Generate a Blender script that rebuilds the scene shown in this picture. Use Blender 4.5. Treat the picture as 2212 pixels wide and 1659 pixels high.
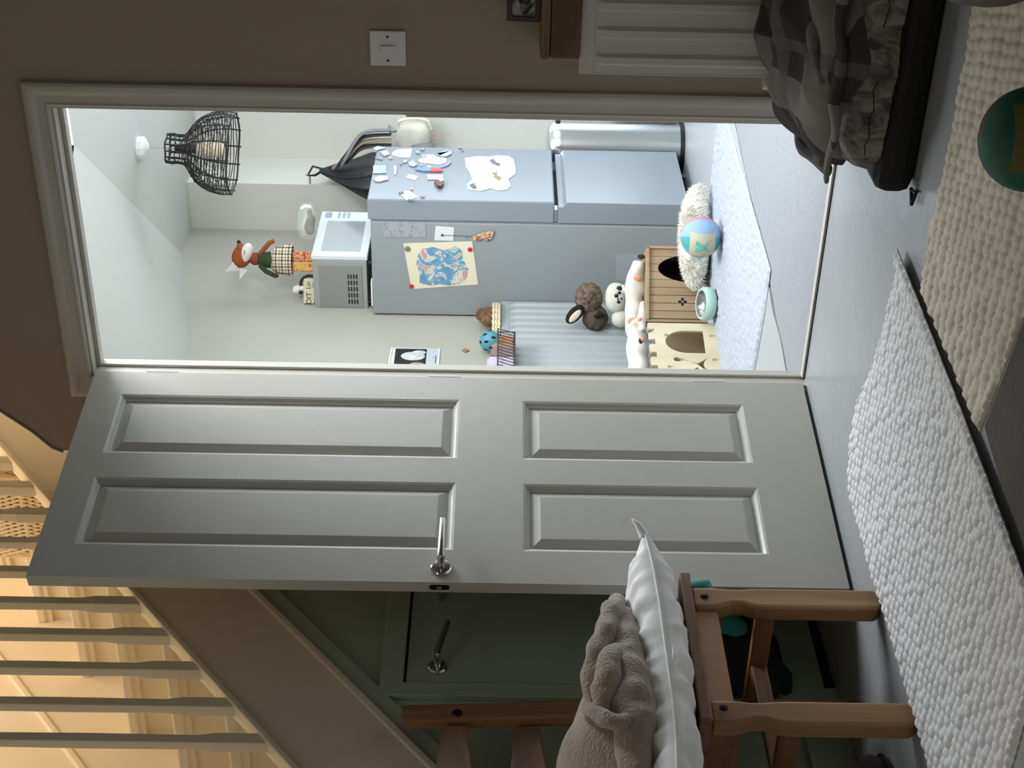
import bpy, bmesh, math, random
from mathutils import Vector, Matrix, Euler, noise
random.seed(7)
scene = bpy.context.scene
COL = scene.collection
for o in list(bpy.data.objects): bpy.data.objects.remove(o)
PI = math.pi
V = Vector

# ------------------------------------------------------------------ camera
FPX, YAW, PITCH, ROLL = 3147.0, 0.558, -0.0121, 0.01726
CP = V((2.1484, -3.4718, 0.8757))
fw = V((-math.sin(YAW)*math.cos(PITCH), math.cos(YAW)*math.cos(PITCH), math.sin(PITCH)))
r0 = V((math.cos(YAW), math.sin(YAW), 0)); u0 = r0.cross(fw)
rt = r0*math.cos(ROLL) + u0*math.sin(ROLL)
up = -r0*math.sin(ROLL) + u0*math.cos(ROLL)
cd = bpy.data.cameras.new('camera'); cam = bpy.data.objects.new('camera', cd); COL.objects.link(cam)
cd.sensor_width = 36.0; cd.lens = FPX/2212*36.0; cd.clip_start = .05; cd.clip_end = 100
X, Y, Z = -up, rt, -fw          # the phone was held on its side: picture right is world down
cam.matrix_world = Matrix(((X.x, Y.x, Z.x, CP.x), (X.y, Y.y, Z.y, CP.y), (X.z, Y.z, Z.z, CP.z), (0, 0, 0, 1)))
scene.camera = cam

def at(px, py, ax, val):
    """point of the world plane ax = val seen at a photograph pixel (measuring aid)"""
    U, W = 1659-py, px
    d = rt*(U-829.5)/FPX - up*(W-1106)/FPX + fw
    i = 'xyz'.index(ax); t = (val-CP[i])/d[i]
    return CP + d*t

# ------------------------------------------------------------------ light
def lin(c):
    c = c/255.0
    return c/12.92 if c <= .04045 else ((c+.055)/1.055)**2.4
def rgb(r, g, b): return (lin(r), lin(g), lin(b), 1)
w = bpy.data.worlds.new('world'); scene.world = w; w.use_nodes = True
bg = w.node_tree.nodes['Background']; bg.inputs[0].default_value = (.72, .85, 1, 1); bg.inputs[1].default_value = 1.5
def area(name, loc, rot, sx, sy, power, color):
    l = bpy.data.lights.new(name, 'AREA'); l.shape = 'RECTANGLE'; l.size = sx; l.size_y = sy
    l.energy = power; l.color = color
    o = bpy.data.objects.new(name, l); COL.objects.link(o); o.location = loc; o.rotation_euler = rot
    return o
area('rooflight_daylight', (.62, .86, 2.60), (0, 0, 0), 1.05, 1.05, 94, (.92, .96, 1.0))
area('kitchen_daylight', (.75, 3.60, 1.15), (math.radians(-90), 0, 0), 1.5, 2.0, 34, (.86, .93, 1.0))
area('kitchen_side_daylight', (2.29, 2.45, 1.45), (0, math.radians(90), 0), 1.15, 1.25, 15, (.84, .92, 1.0))
area('kitchen_front_fill', (1.65, .085, 1.45), (math.radians(90), 0, 0), 1.0, 1.0, 58, (.92, .96, 1.0))  # added fill lamp, brightens the back kitchen walls
area('landing_light', (-.52, .0, 3.80), (0, 0, 0), 1.1, 1.7, 38, (1.0, .76, .50))
area('hall_side_fill', (3.3, -3.4, 1.5), (0, math.radians(90), 0), 1.2, 1.4, 3.4, (.92, .94, 1.0))  # added fill for the dim hall, no known window behind it
area('hall_overhead_fill', (.55, -3.0, 2.46), (0, 0, 0), 1.2, 1.2, 7.5, (.98, .96, .94))  # added overhead fill for the rugs and hall, not a known lamp
scene.view_settings.view_transform = 'Standard'; scene.view_settings.look = 'None'
scene.view_settings.exposure = 0.0; scene.view_settings.gamma = 1.0
try: scene.view_settings.use_curve_mapping = False
except Exception: pass

# ------------------------------------------------------------------ materials
MATS = {}
def mat(name, col, rough=.6, metal=0, bump=0, bscale=40, var=0, vscale=6, col2=None, spec=.5, sheen=0, stretch=None, alpha=1, trans=0, emit=None, coat=0, detail=4):
    if name in MATS: return MATS[name]
    m = bpy.data.materials.new(name); m.use_nodes = True; MATS[name] = m
    nt = m.node_tree; b = nt.nodes['Principled BSDF']
    b.inputs['Base Color'].default_value = col; b.inputs['Roughness'].default_value = rough
    b.inputs['Metallic'].default_value = metal; b.inputs['Specular IOR Level'].default_value = spec
    b.inputs['Sheen Weight'].default_value = sheen; b.inputs['Alpha'].default_value = alpha
    b.inputs['Transmission Weight'].default_value = trans; b.inputs['Coat Weight'].default_value = coat
    if emit: b.inputs['Emission Color'].default_value = emit[0]; b.inputs['Emission Strength'].default_value = emit[1]
    tc = nt.nodes.new('ShaderNodeTexCoord'); mp = nt.nodes.new('ShaderNodeMapping')
    nt.links.new(tc.outputs['Object'], mp.inputs[0])
    if stretch: mp.inputs['Scale'].default_value = stretch
    if var or col2:
        n = nt.nodes.new('ShaderNodeTexNoise'); n.inputs['Scale'].default_value = vscale; n.inputs['Detail'].default_value = detail
        nt.links.new(mp.outputs[0], n.inputs['Vector'])
        cr = nt.nodes.new('ShaderNodeValToRGB'); nt.links.new(n.outputs[0], cr.inputs[0])
        cr.color_ramp.elements[0].position = .35; cr.color_ramp.elements[1].position = .65
        c2 = col2 if col2 else tuple(list(x*(1-var) for x in col[:3])+[1])
        cr.color_ramp.elements[0].color = c2; cr.color_ramp.elements[1].color = col
        nt.links.new(cr.outputs[0], b.inputs['Base Color'])
    if bump:
        n = nt.nodes.new('ShaderNodeTexNoise'); n.inputs['Scale'].default_value = bscale; n.inputs['Detail'].default_value = detail
        nt.links.new(mp.outputs[0], n.inputs['Vector'])
        bp = nt.nodes.new('ShaderNodeBump'); bp.inputs['Strength'].default_value = bump; bp.inputs['Distance'].default_value = .01
        nt.links.new(n.outputs[0], bp.inputs['Height']); nt.links.new(bp.outputs[0], b.inputs['Normal'])
    return m
def ramp_mat(name, kind, scale, stops, rough=.8, stretch=None, const=False, bump=0):
    m = bpy.data.materials.new(name); m.use_nodes = True; nt = m.node_tree; b = nt.nodes['Principled BSDF']
    b.inputs['Roughness'].default_value = rough
    tc = nt.nodes.new('ShaderNodeTexCoord'); mp = nt.nodes.new('ShaderNodeMapping'); nt.links.new(tc.outputs['Object'], mp.inputs[0])
    if stretch: mp.inputs['Scale'].default_value = stretch
    n = nt.nodes.new('ShaderNodeTexVoronoi' if kind == 'voronoi' else 'ShaderNodeTexNoise'); n.inputs['Scale'].default_value = scale
    if kind == 'noise': n.inputs['Detail'].default_value = 5; n.inputs['Distortion'].default_value = 1.2
    nt.links.new(mp.outputs[0], n.inputs['Vector'])
    cr = nt.nodes.new('ShaderNodeValToRGB'); nt.links.new(n.outputs[0], cr.inputs[0])
    if const: cr.color_ramp.interpolation = 'CONSTANT'
    e = cr.color_ramp.elements; e[0].position, e[0].color = stops[0]; e[1].position, e[1].color = stops[1]
    for p, c in stops[2:]:
        q = e.new(p); q.color = c
    nt.links.new(cr.outputs[0], b.inputs['Base Color'])
    if bump:
        bp = nt.nodes.new('ShaderNodeBump'); bp.inputs['Strength'].default_value = bump; bp.inputs['Distance'].default_value = .01
        nt.links.new(n.outputs[0], bp.inputs['Height']); nt.links.new(bp.outputs[0], b.inputs['Normal'])
    return m
def plaid(name, base, line, line2, f, axes=(0, 2), wide=.16, thin=.06, warp=0, rough=.95):
    m = bpy.data.materials.new(name); m.use_nodes = True; nt = m.node_tree; b = nt.nodes['Principled BSDF']
    b.inputs['Roughness'].default_value = rough; b.inputs['Specular IOR Level'].default_value = .1
    tc = nt.nodes.new('ShaderNodeTexCoord'); sp = nt.nodes.new('ShaderNodeSeparateXYZ'); src = tc.outputs['Object']
    if warp:
        n = nt.nodes.new('ShaderNodeTexNoise'); n.inputs['Scale'].default_value = 6; nt.links.new(src, n.inputs[0])
        mx = nt.nodes.new('ShaderNodeVectorMath'); mx.operation = 'MULTIPLY_ADD'; mx.inputs[1].default_value = (warp,)*3
        nt.links.new(n.outputs[1], mx.inputs[0]); nt.links.new(src, mx.inputs[2]); src = mx.outputs[0]
    nt.links.new(src, sp.inputs[0]); prev = None
    for k, wd, c in ((0, wide, line), (1, wide, line), (0, thin, line2), (1, thin, line2)):
        a = nt.nodes.new('ShaderNodeMath'); a.operation = 'MULTIPLY_ADD'; a.inputs[1].default_value = f
        a.inputs[2].default_value = .5 if c is line2 else 0
        nt.links.new(sp.outputs[axes[k]], a.inputs[0])
        fr = nt.nodes.new('ShaderNodeMath'); fr.operation = 'FRACT'; nt.links.new(a.outputs[0], fr.inputs[0])
        lt = nt.nodes.new('ShaderNodeMath'); lt.operation = 'LESS_THAN'; lt.inputs[1].default_value = wd; nt.links.new(fr.outputs[0], lt.inputs[0])
        sc = nt.nodes.new('ShaderNodeMath'); sc.operation = 'MULTIPLY'; sc.inputs[1].default_value = .75; nt.links.new(lt.outputs[0], sc.inputs[0])
        mx = nt.nodes.new('ShaderNodeMixRGB'); nt.links.new(sc.outputs[0], mx.inputs[0])
        if prev: nt.links.new(prev, mx.inputs[1])
        else: mx.inputs[1].default_value = base
        mx.inputs[2].default_value = c; prev = mx.outputs[0]
    nt.links.new(prev, b.inputs['Base Color'])
    return m
def wood(name, c1, c2, scale=9, stretch=(1, 1, 1), rough=.45, dist=1.5):
    m = bpy.data.materials.new(name); m.use_nodes = True; nt = m.node_tree; b = nt.nodes['Principled BSDF']
    b.inputs['Roughness'].default_value = rough
    tc = nt.nodes.new('ShaderNodeTexCoord'); mp = nt.nodes.new('ShaderNodeMapping'); mp.inputs['Scale'].default_value = stretch
    nt.links.new(tc.outputs['Object'], mp.inputs[0])
    n = nt.nodes.new('ShaderNodeTexNoise'); n.inputs['Scale'].default_value = scale; n.inputs['Detail'].default_value = 6; n.inputs['Distortion'].default_value = dist
    nt.links.new(mp.outputs[0], n.inputs[0])
    cr = nt.nodes.new('ShaderNodeValToRGB'); nt.links.new(n.outputs[0], cr.inputs[0])
    cr.color_ramp.elements[0].position = .35; cr.color_ramp.elements[0].color = c2
    cr.color_ramp.elements[1].position = .62; cr.color_ramp.elements[1].color = c1
    nt.links.new(cr.outputs[0], b.inputs['Base Color'])
    return m

M_wall = mat('hall_paint', rgb(166, 153, 137), .85, bump=.05, bscale=250)
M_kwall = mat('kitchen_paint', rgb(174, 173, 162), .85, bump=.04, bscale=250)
M_kwall2 = mat('kitchen_back_tone', rgb(222, 222, 215), .85, bump=.04, bscale=250)  # paler copy of the kitchen wall material, for back wall and chimney
M_ceil = mat('ceiling_paint', rgb(194, 196, 190), .9)
M_gloss = mat('gloss_white_paint', rgb(196, 192, 182), .28, bump=.05, bscale=30)
M_door = mat('door_paint', rgb(182, 180, 172), .30, bump=.07, bscale=28, detail=6)
M_green = mat('sage_green_paint', rgb(160, 172, 152), .55, bump=.04, bscale=60)
M_stair = mat('stair_paint', rgb(222, 208, 180), .6)
M_floor = mat('hall_floor_paint', rgb(158, 160, 162), .24, bump=.22, bscale=24, var=.06, vscale=3, detail=9)
M_vinyl = mat('grey_vinyl', rgb(150, 152, 158), .38, bump=.30, bscale=22, var=.10, vscale=14, stretch=(6, 1.2, 1), detail=8)
M_vinyl2 = mat('pale_vinyl', rgb(164, 168, 170), .40, bump=.05, bscale=12)
M_dark = mat('dark_gap', rgb(22, 20, 18), .9)
M_chrome = mat('chrome', rgb(205, 205, 205), .12, metal=1)
M_steel = mat('brushed_steel', rgb(176, 180, 182), .28, metal=1)
M_black = mat('black_plastic', rgb(16, 15, 15), .45)
M_white = mat('white_plastic', rgb(232, 233, 232), .35)
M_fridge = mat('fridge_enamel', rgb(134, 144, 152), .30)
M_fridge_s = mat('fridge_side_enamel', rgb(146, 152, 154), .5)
M_glass = mat('window_glass', (1, 1, 1, 1), .02, trans=1)
M_pine = wood('orange_pine', rgb(160, 122, 80), rgb(128, 90, 54), 10, (1, 1, .12))
M_pineh = wood('orange_pine_rail', rgb(142, 106, 72), rgb(100, 70, 46), 10, (1, .12, 1))
M_pinex = wood('orange_pine_cross', rgb(146, 104, 64), rgb(112, 76, 44), 10, (.12, 1, 1))
M_birch = wood('birch_ply', rgb(206, 196, 168), rgb(192, 178, 146), 6, (1, 1, .2), .6)
M_tan = wood('tan_wood', rgb(166, 142, 112), rgb(150, 124, 94), 9, (1, 1, .15), .55)

# ------------------------------------------------------------------ mesh builder
class MB:
    def __init__(s): s.v = []; s.f = []
    def add(s, vs, fs):
        n = len(s.v); s.v += [tuple(p) for p in vs]; s.f += [tuple(i+n for i in f) for f in fs]; return s
    def box(s, x0, x1, y0, y1, z0, z1, M=None):
        vs = [V((x, y, z)) for z in (z0, z1) for y in (y0, y1) for x in (x0, x1)]
        if M: vs = [M @ p for p in vs]
        return s.add(vs, [(0, 2, 3, 1), (4, 5, 7, 6), (0, 1, 5, 4), (2, 6, 7, 3), (0, 4, 6, 2), (1, 3, 7, 5)])
    def prism(s, poly, axis, a, b, M=None):
        """poly: 2-D outline in the plane across `axis`; x->(y,z) y->(x,z) z->(x,y)"""
        def mk(p, t):
            if axis == 'x': return V((t, p[0], p[1]))
            if axis == 'y': return V((p[0], t, p[1]))
            return V((p[0], p[1], t))
        n = len(poly); vs = [mk(p, a) for p in poly]+[mk(p, b) for p in poly]
        if M: vs = [M @ p for p in vs]
        fs = [tuple(range(n)), tuple(range(2*n-1, n-1, -1))]+[(i, i+n, (i+1) % n+n, (i+1) % n) for i in range(n)]
        return s.add(vs, fs)
    def tube(s, pts, r, n=8, closed=False, M=None, flat=1.0):
        pts = [V(p) for p in pts]; k = len(pts)
        rs = r if isinstance(r, (list, tuple)) else [r]*k
        vs = []; prev = None
        for i, p in enumerate(pts):
            if closed: t = pts[(i+1) % k]-pts[i-1]
            else: t = pts[min(i+1, k-1)]-pts[max(i-1, 0)]
            t.normalize()
            if prev is None:
                a = V((0, 0, 1)) if abs(t.z) < .9 else V((1, 0, 0)); prev = (a-t*a.dot(t)).normalized()
            else:
                prev = (prev-t*prev.dot(t)).normalized()
            q = t.cross(prev)
            for j in range(n):
                an = 2*PI*j/n; vs.append(p+(prev*math.cos(an)*flat+q*math.sin(an))*rs[i])
        fs = []
        for i in range(k if closed else k-1):
            for j in range(n):
                a, b = i*n+j, i*n+(j+1) % n; c, d = ((i+1) % k)*n+(j+1) % n, ((i+1) % k)*n+j
                fs.append((a, b, c, d))
        if not closed: fs += [tuple(range(n-1, -1, -1)), tuple(range((k-1)*n, k*n))]
        if M: vs = [M @ p for p in vs]
        return s.add(vs, fs)
    def lathe(s, prof, n=24, c=(0, 0, 0), M=None, caps=True):
        vs = []; fs = []; k = len(prof)
        for r, z in prof:
            for j in range(n):
                a = 2*PI*j/n; vs.append(V((c[0]+r*math.cos(a), c[1]+r*math.sin(a), c[2]+z)))
        for i in range(k-1):
            for j in range(n): fs.append((i*n+j, i*n+(j+1) % n, (i+1)*n+(j+1) % n, (i+1)*n+j))
        if caps: fs += [tuple(range(n-1, -1, -1)), tuple(range((k-1)*n, k*n))]
        if M: vs = [M @ p for p in vs]
        return s.add(vs, fs)
    def ell(s, c, r, nu=20, nv=12, rot=None, amp=0, freq=8, pw=1.0, seed=0, M=None, ridge=False):
        R = Euler(rot).to_matrix() if rot else Matrix.Identity(3); vs = []; fs = []; c = V(c)
        sg = lambda t: math.copysign(abs(t)**pw, t)
        for i in range(nv+1):
            th = PI*i/nv
            for j in range(nu):
                ph = 2*PI*j/nu
                d = V((sg(math.sin(th))*sg(math.cos(ph)), sg(math.sin(th))*sg(math.sin(ph)), sg(math.cos(th))))
                p = V((d.x*r[0], d.y*r[1], d.z*r[2]))
                if amp:
                    h = noise.noise(p*freq+V((seed, seed*.7, 0)))
                    if ridge: h = 1-2*abs(h)
                    p += d.normalized()*h*amp if d.length else p*0
                vs.append(c+R @ p)
        for i in range(nv):
            for j in range(nu):
                a, b = i*nu+j, i*nu+(j+1) % nu
                fs.append((a, a+nu, b+nu, b))
        if M: vs = [M @ p for p in vs]
        return s.add(vs, fs)
    def grid(s, fn, nu, nv, M=None):
        vs = [V(fn(i/nu, j/nv)) for j in range(nv+1) for i in range(nu+1)]
        if M: vs = [M @ p for p in vs]
        fs = [(j*(nu+1)+i, j*(nu+1)+i+1, (j+1)*(nu+1)+i+1, (j+1)*(nu+1)+i) for j in range(nv) for i in range(nu)]
        return s.add(vs, fs)
    def mound(s, x0, x1, y0, y1, nx, ny, h, zb, M=None):
        """closed height field: skirt and flat bottom"""
        s.grid(lambda u, v: (x0+(x1-x0)*u, y0+(y1-y0)*v, h(u, v)), nx, ny, M)
        s.grid(lambda u, v: (x0+(x1-x0)*u, y1-(y1-y0)*v, zb), nx, ny, M)
        B = 1e-4
        for k in range(4):
            def e(u, v, k=k):
                a = [(u, 0), (1, u), (1-u, 1), (0, 1-u)][k]
                z = zb+(h(*a)-zb)*v
                return (x0+(x1-x0)*a[0], y0+(y1-y0)*a[1], z)
            s.grid(e, nx if k in (0, 2) else ny, 1, M)
        return s
    def tufts(s, pts, ln, wd, M=None, droop=0):
        for p, nrm in pts:
            nrm = (nrm+V([random.uniform(-.7, .7) for _ in range(3)])).normalized()
            a = nrm.orthogonal().normalized(); a = Matrix.Rotation(random.uniform(0, 6.28), 3, nrm) @ a
            L = ln*random.uniform(.6, 1.2); tip = p+nrm*L+V((0, 0, -droop*L)); b = nrm.cross(a)
            vs = [p+a*wd, p-a*wd*.5+b*wd*.8, p-a*wd*.5-b*wd*.8, tip]
            if M: vs = [M @ q for q in vs]
            s.add(vs, [(0, 1, 3), (1, 2, 3), (2, 0, 3)])
        return s
    def build(s, name, m, parent=None, smooth=None, bevel=0, sub=0, kind=None, label=None):
        me = bpy.data.meshes.new(name); me.from_pydata(s.v, [], s.f)
        bm = bmesh.new(); bm.from_mesh(me); bmesh.ops.remove_doubles(bm, verts=bm.verts, dist=1e-6)
        bmesh.ops.recalc_face_normals(bm, faces=bm.faces)
        if len(bm.faces) < 60: 
            big = [f for f in bm.faces if len(f.verts) > 6]
            if big: bmesh.ops.triangulate(bm, faces=big)
        bm.to_mesh(me); bm.free(); me.materials.append(m)
        if smooth is not None:
            me.polygons.foreach_set('use_smooth', [True]*len(me.polygons)); me.set_sharp_from_angle(angle=math.radians(smooth))
        o = bpy.data.objects.new(name, me); COL.objects.link(o)
        if parent: o.parent = parent
        if bevel:
            b = o.modifiers.new('bevel', 'BEVEL'); b.width = bevel; b.segments = 2; b.limit_method = 'ANGLE'; b.angle_limit = math.radians(40)
        if sub:
            b = o.modifiers.new('sub', 'SUBSURF'); b.levels = sub; b.render_levels = sub
        if kind: o['kind'] = kind
        if label: o['label'] = label
        return o
def thing(name, label, cat, loc=(0, 0, 0), rz=0, group=None, kind=None):
    o = bpy.data.objects.new(name, None); COL.objects.link(o); o.location = loc; o.rotation_euler = (0, 0, rz)
    o.empty_display_size = .05
    o['label'] = label; o['category'] = cat
    if group: o['group'] = group
    if kind: o['kind'] = kind
    return o
def tag(o, label, cat, group=None):
    o['label'] = label; o['category'] = cat
    if group: o['group'] = group
    return o
def struct(o): o['kind'] = 'structure'; return o
def sempty(name, loc=(0, 0, 0), rz=0):
    o = bpy.data.objects.new(name, None); COL.objects.link(o); o.location = loc; o.rotation_euler = (0, 0, rz); o['kind'] = 'structure'; return o
def spl(pts, rad, k=7):
    P_ = [V(p) for p in pts]; out = []; rr = []
    for i in range(len(P_)-1):
        p0, p1, p2, p3 = P_[max(0, i-1)], P_[i], P_[i+1], P_[min(len(P_)-1, i+2)]
        for j in range(k):
            t = j/k; out.append(.5*((2*p1)+(p2-p0)*t+(2*p0-5*p1+4*p2-p3)*t*t+(3*p1-p0-3*p2+p3)*t**3)); rr.append(rad[i]+(rad[i+1]-rad[i])*t)
    return out+[P_[-1]], rr+[rad[-1]]
def text_mb(txt, size, depth=.001):
    c = bpy.data.curves.new('t', 'FONT'); c.body = txt; c.size = size; c.extrude = depth; c.align_x = 'CENTER'; c.align_y = 'CENTER'
    o = bpy.data.objects.new('t', c); COL.objects.link(o); dg = bpy.context.evaluated_depsgraph_get()
    me = bpy.data.meshes.new_from_object(o.evaluated_get(dg)); mb = MB()
    mb.add([v.co.copy() for v in me.vertices], [tuple(p.vertices) for p in me.polygons])
    bpy.data.objects.remove(o); return mb
def xf(mb, M): mb.v = [tuple(M @ V(p)) for p in mb.v]; return mb
# frame that faces the camera side of the house: local x = right, y = away, z = up
FA = YAW

# ================================================================== STRUCTURE
# --- hall floor and kitchen floor
struct(MB().box(-.46, 3.4, -4.4, .045, -.1, 0).build('floor', M_floor))
kf = struct(MB().box(-1.2, 2.4, .045, 3.9, -.1, -.006).build('floor', mat('kitchen_subfloor', rgb(40, 34, 30), .8)))
def seam(y):       # wavy join between the two vinyl sheets
    return -.11+.235*min(1, max(0, (y-.25)/1.35))+.006*math.sin(y*21)*(1 if y < 1.0 else .2)
ys = [.05+i*.06 for i in range(33)]
gap = lambda y: .004+.020*max(0, 1-abs(y-.58)/.14)+.007*max(0, 1-abs(y-.30)/.14)
MB().prism([(seam(y)+gap(y)/2, y) for y in ys]+[(2.4, 2.0), (2.4, .05)], 'z', -.005, 0).build('vinyl_sheet', M_vinyl, kf)
MB().prism([(seam(y)-gap(y)/2, y) for y in ys]+[(-1.1, 2.0), (-1.1, .05)], 'z', -.005, .002).build('vinyl_sheet', M_vinyl2, kf)
MB().box(-1.1, 2.4, 2.003, 3.9, -.005, .001).build('vinyl_sheet', M_vinyl2, kf)
struct(MB().prism([(.030, 0), (.032, .006), (.045, .009), (.054, .006), (.058, 0)], 'x', -.0, .775).build('trim_threshold', M_gloss, smooth=40))

MB().box(.0, .775, .022, .030, 0, .0025).build('gap_line', M_dark, bpy.data.objects['floor'])
# --- door wall (front), opening 0..0.775 x 1.995
w1 = MB()
w1.prism([(-.43, 0), (-.038, 0), (-.038, 2.10), (-.43, 2.10)], 'y', 0, .066)
w1.prism([(-.27, 2.10), (-.038, 2.10), (-.038, 2.50), (.06, 2.50), (.04, 2.50), (-.06, 2.36), (-.14, 2.27), (-.205, 2.195), (-.262, 2.143), (-.272, 2.125)], 'y', 0, .066)
w1.box(-.038, .807, 0, .066, 2.026, 2.50); w1.box(.807, 3.4, 0, .066, 0, 2.50)
struct(w1.build('wall_front', M_wall))
struct(MB().box(-1.28, -.43, .0, .066, 0, 1.93).build('wall_stair_back', M_wall))
# raking edge bead of the wall end
struct(MB().tube([(-.275, -.002, 2.118), (-.262, -.002, 2.147), (-.205, -.002, 2.198), (-.14, -.002, 2.273), (-.06, -.002, 2.363), (.04, -.002, 2.50)], .0035, 8).build('trim_wall_edge', M_wall, smooth=60))
# --- lining, stops, architrave
ln = sempty('trim_door_lining')
MB().box(-.038, -.007, 0, .067, 0, 2.026).build('jamb', M_gloss, ln); MB().box(.775, .807, 0, .067, 0, 2.026).build('jamb', M_gloss, ln)
MB().box(-.007, .775, 0, .067, 1.995, 2.026).build('head', M_gloss, ln)
MB().box(-.007, .001, .038, .067, 0, 1.995).build('door_stop', M_gloss, ln, bevel=.002)
MB().box(.763, .775, .038, .067, 0, 1.995).build('door_stop', M_gloss, ln, bevel=.002)
MB().box(.001, .763, .038, .067, 1.983, 1.995).build('door_stop', M_gloss, ln, bevel=.002)
MB().box(.750, .763, .045, .067, 0, 1.115).build('draught_strip', M_gloss, ln, bevel=.003)
MB().box(.7735, .776, .012, .030, .96, 1.03).build('strike_plate', M_steel, ln)
MB().box(.772, .7765, .016, .026, .985, 1.01).build('latch_hole', M_dark, ln)
def arch_profile(w=.062):   # (across, out)
    return [(0, 0), (0, .010), (.006, .013), (.010, .010), (.018, .011), (.030, .013), (.042, .018), (.050, .019), (.056, .018), (w, .014), (w, 0)]
def arch_leg(mb, x_in, sgn, z0, z1):
    p = arch_profile(); n = len(p); vs = []
    for (z, mit) in ((z0, 0), (z1, 1)):
        for a, o in p: vs.append((x_in+sgn*a, -o, z+(a if mit else 0)))
    mb.add(vs, [(i, i+1, i+1+n, i+n) for i in range(n-1)]+[(n-1, 0, n, 2*n-1), tuple(range(n)), tuple(range(2*n-1, n-1, -1))])
def arch_head(mb, xa, xb, z_in):
    p = arch_profile(); n = len(p); vs = []
    for (x, s) in ((xa, -1), (xb, 1)):
        for a, o in p: vs.append((x+s*a, -o, z_in+a))
    mb.add(vs, [(i, i+1, i+1+n, i+n) for i in range(n-1)]+[(n-1, 0, n, 2*n-1), tuple(range(n)), tuple(range(2*n-1, n-1, -1))])
ar = sempty('trim_architrave')
m_ = MB(); arch_leg(m_, .783, 1, 0, 2.002); m_.build('side_moulding', M_gloss, ar)
m_ = MB(); arch_leg(m_, -.015, -1, 0, 2.002); m_.build('side_moulding', M_gloss, ar)
m_ = MB(); arch_head(m_, -.015, .783, 2.002); m_.build('head_moulding', M_gloss, ar)
# --- hall shell out of sight
struct(MB().box(3.4, 3.5, -4.4, .1, 0, 2.5).build('wall_right', M_wall))
struct(MB().box(-1.38, 3.5, -4.5, -4.4, 0, 3.9).build('wall_rear', M_wall))
struct(MB().box(-.40, 3.5, -4.5, .1, 2.5, 2.6).build('ceiling', M_ceil))
struct(MB().box(-1.38, -1.28, -4.4, 2.6, 0, 3.9).build('wall_stair_far', M_stair))
struct(MB().box(-1.38, .2, 2.5, 2.6, 2.6, 3.9).build('wall_landing', M_stair))
struct(MB().box(-1.38, .2, -4.5, 2.6, 3.9, 4.0).build('ceiling_stairwell', M_ceil))
struct(MB().box(.06, .16, .1, 2.6, 2.62, 3.9).build('wall_landing_right', M_stair))
# --- kitchen shell
WL = sempty('wl_')
struct(MB().box(-1.20, -.85, 3.16, 3.60, 0, 2.44).build('wall_chimney', M_kwall2))
wb = MB().box(-.85, -.05, 3.48, 3.60, 0, 2.44).box(-.05, 1.55, 3.48, 3.60, 2.15, 2.44).box(1.55, 2.4, 3.48, 3.60, 0, 2.44)
struct(wb.build('wall_back', M_kwall2))
wr = MB().box(2.3, 2.4, .066, 1.8, 0, 2.44).box(2.3, 2.4, 3.1, 3.6, 0, 2.44).box(2.3, 2.4, 1.8, 3.1, 0, .85).box(2.3, 2.4, 1.8, 3.1, 2.05, 2.44)
struct(wr.build('wall_kitchen_right', M_kwall))
struct(MB().box(-1.2, 2.4, 1.45, 3.6, 2.41, 2.50).box(1.20, 2.4, .066, 1.45, 2.41, 2.5).box(.06, 1.2, .066, .28, 2.41, 2.5).build('ceiling', M_ceil))
# sloping soffit (underside of the stairs): plane through K, E, L
K, E_, L_ = V((-1.10, 2.885, 2.41)), V((.06, 1.455, 2.41)), V((-1.10, 1.869, 2.18))
nrm = (E_-K).cross(L_-K); nrm.normalize()
zp = lambda x, y: K.z-(nrm.x*(x-K.x)+nrm.y*(y-K.y))/nrm.z
def kk(x, y): return (x, y, zp(x, y))
vs = [kk(-1.10, 2.885), kk(.06, 1.455), kk(.06, .066), kk(-1.10, .066)]
sl = MB().add(vs+[(x, y, z+.04) for x, y, z in vs], [(0, 1, 2, 3), (4, 5, 6, 7), (0, 1, 5, 4), (1, 2, 6, 5), (2, 3, 7, 6), (3, 0, 4, 7)])
struct(sl.build('ceiling_slope', M_ceil))
bpy.data.objects.remove(WL)
struct(MB().prism([(.066, 0), (3.16, 0), (3.16, 2.44), (2.80, 2.44), (2.3, zp(-1.1, 2.3)+.03), (.066, zp(-1.1, .066)+.03)], 'x', -1.20, -1.10).build('wall_left', M_kwall))
struct(MB().prism([(1.455, 2.41), (.066, zp(.06, .066)), (.066, 2.62), (1.455, 2.62)], 'x', .05, .06).build('wall_rooflight_cheek', M_ceil))
w3 = sempty('window_3')
for q in ((.06, 1.2, .28, .33), (.06, 1.2, 1.40, 1.45), (.06, .11, .33, 1.40), (1.15, 1.2, .33, 1.40)): MB().box(q[0], q[1], q[2], q[3], 2.47, 2.54).build('frame', M_white, w3)
MB().box(.62, .64, .33, 1.40, 2.48, 2.52).build('glazing_bar', M_white, w3)
struct(MB().box(-.85, -.05, 3.466, 3.48, 0, .12).build('baseboard_back', M_gloss, bevel=.003))
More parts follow.
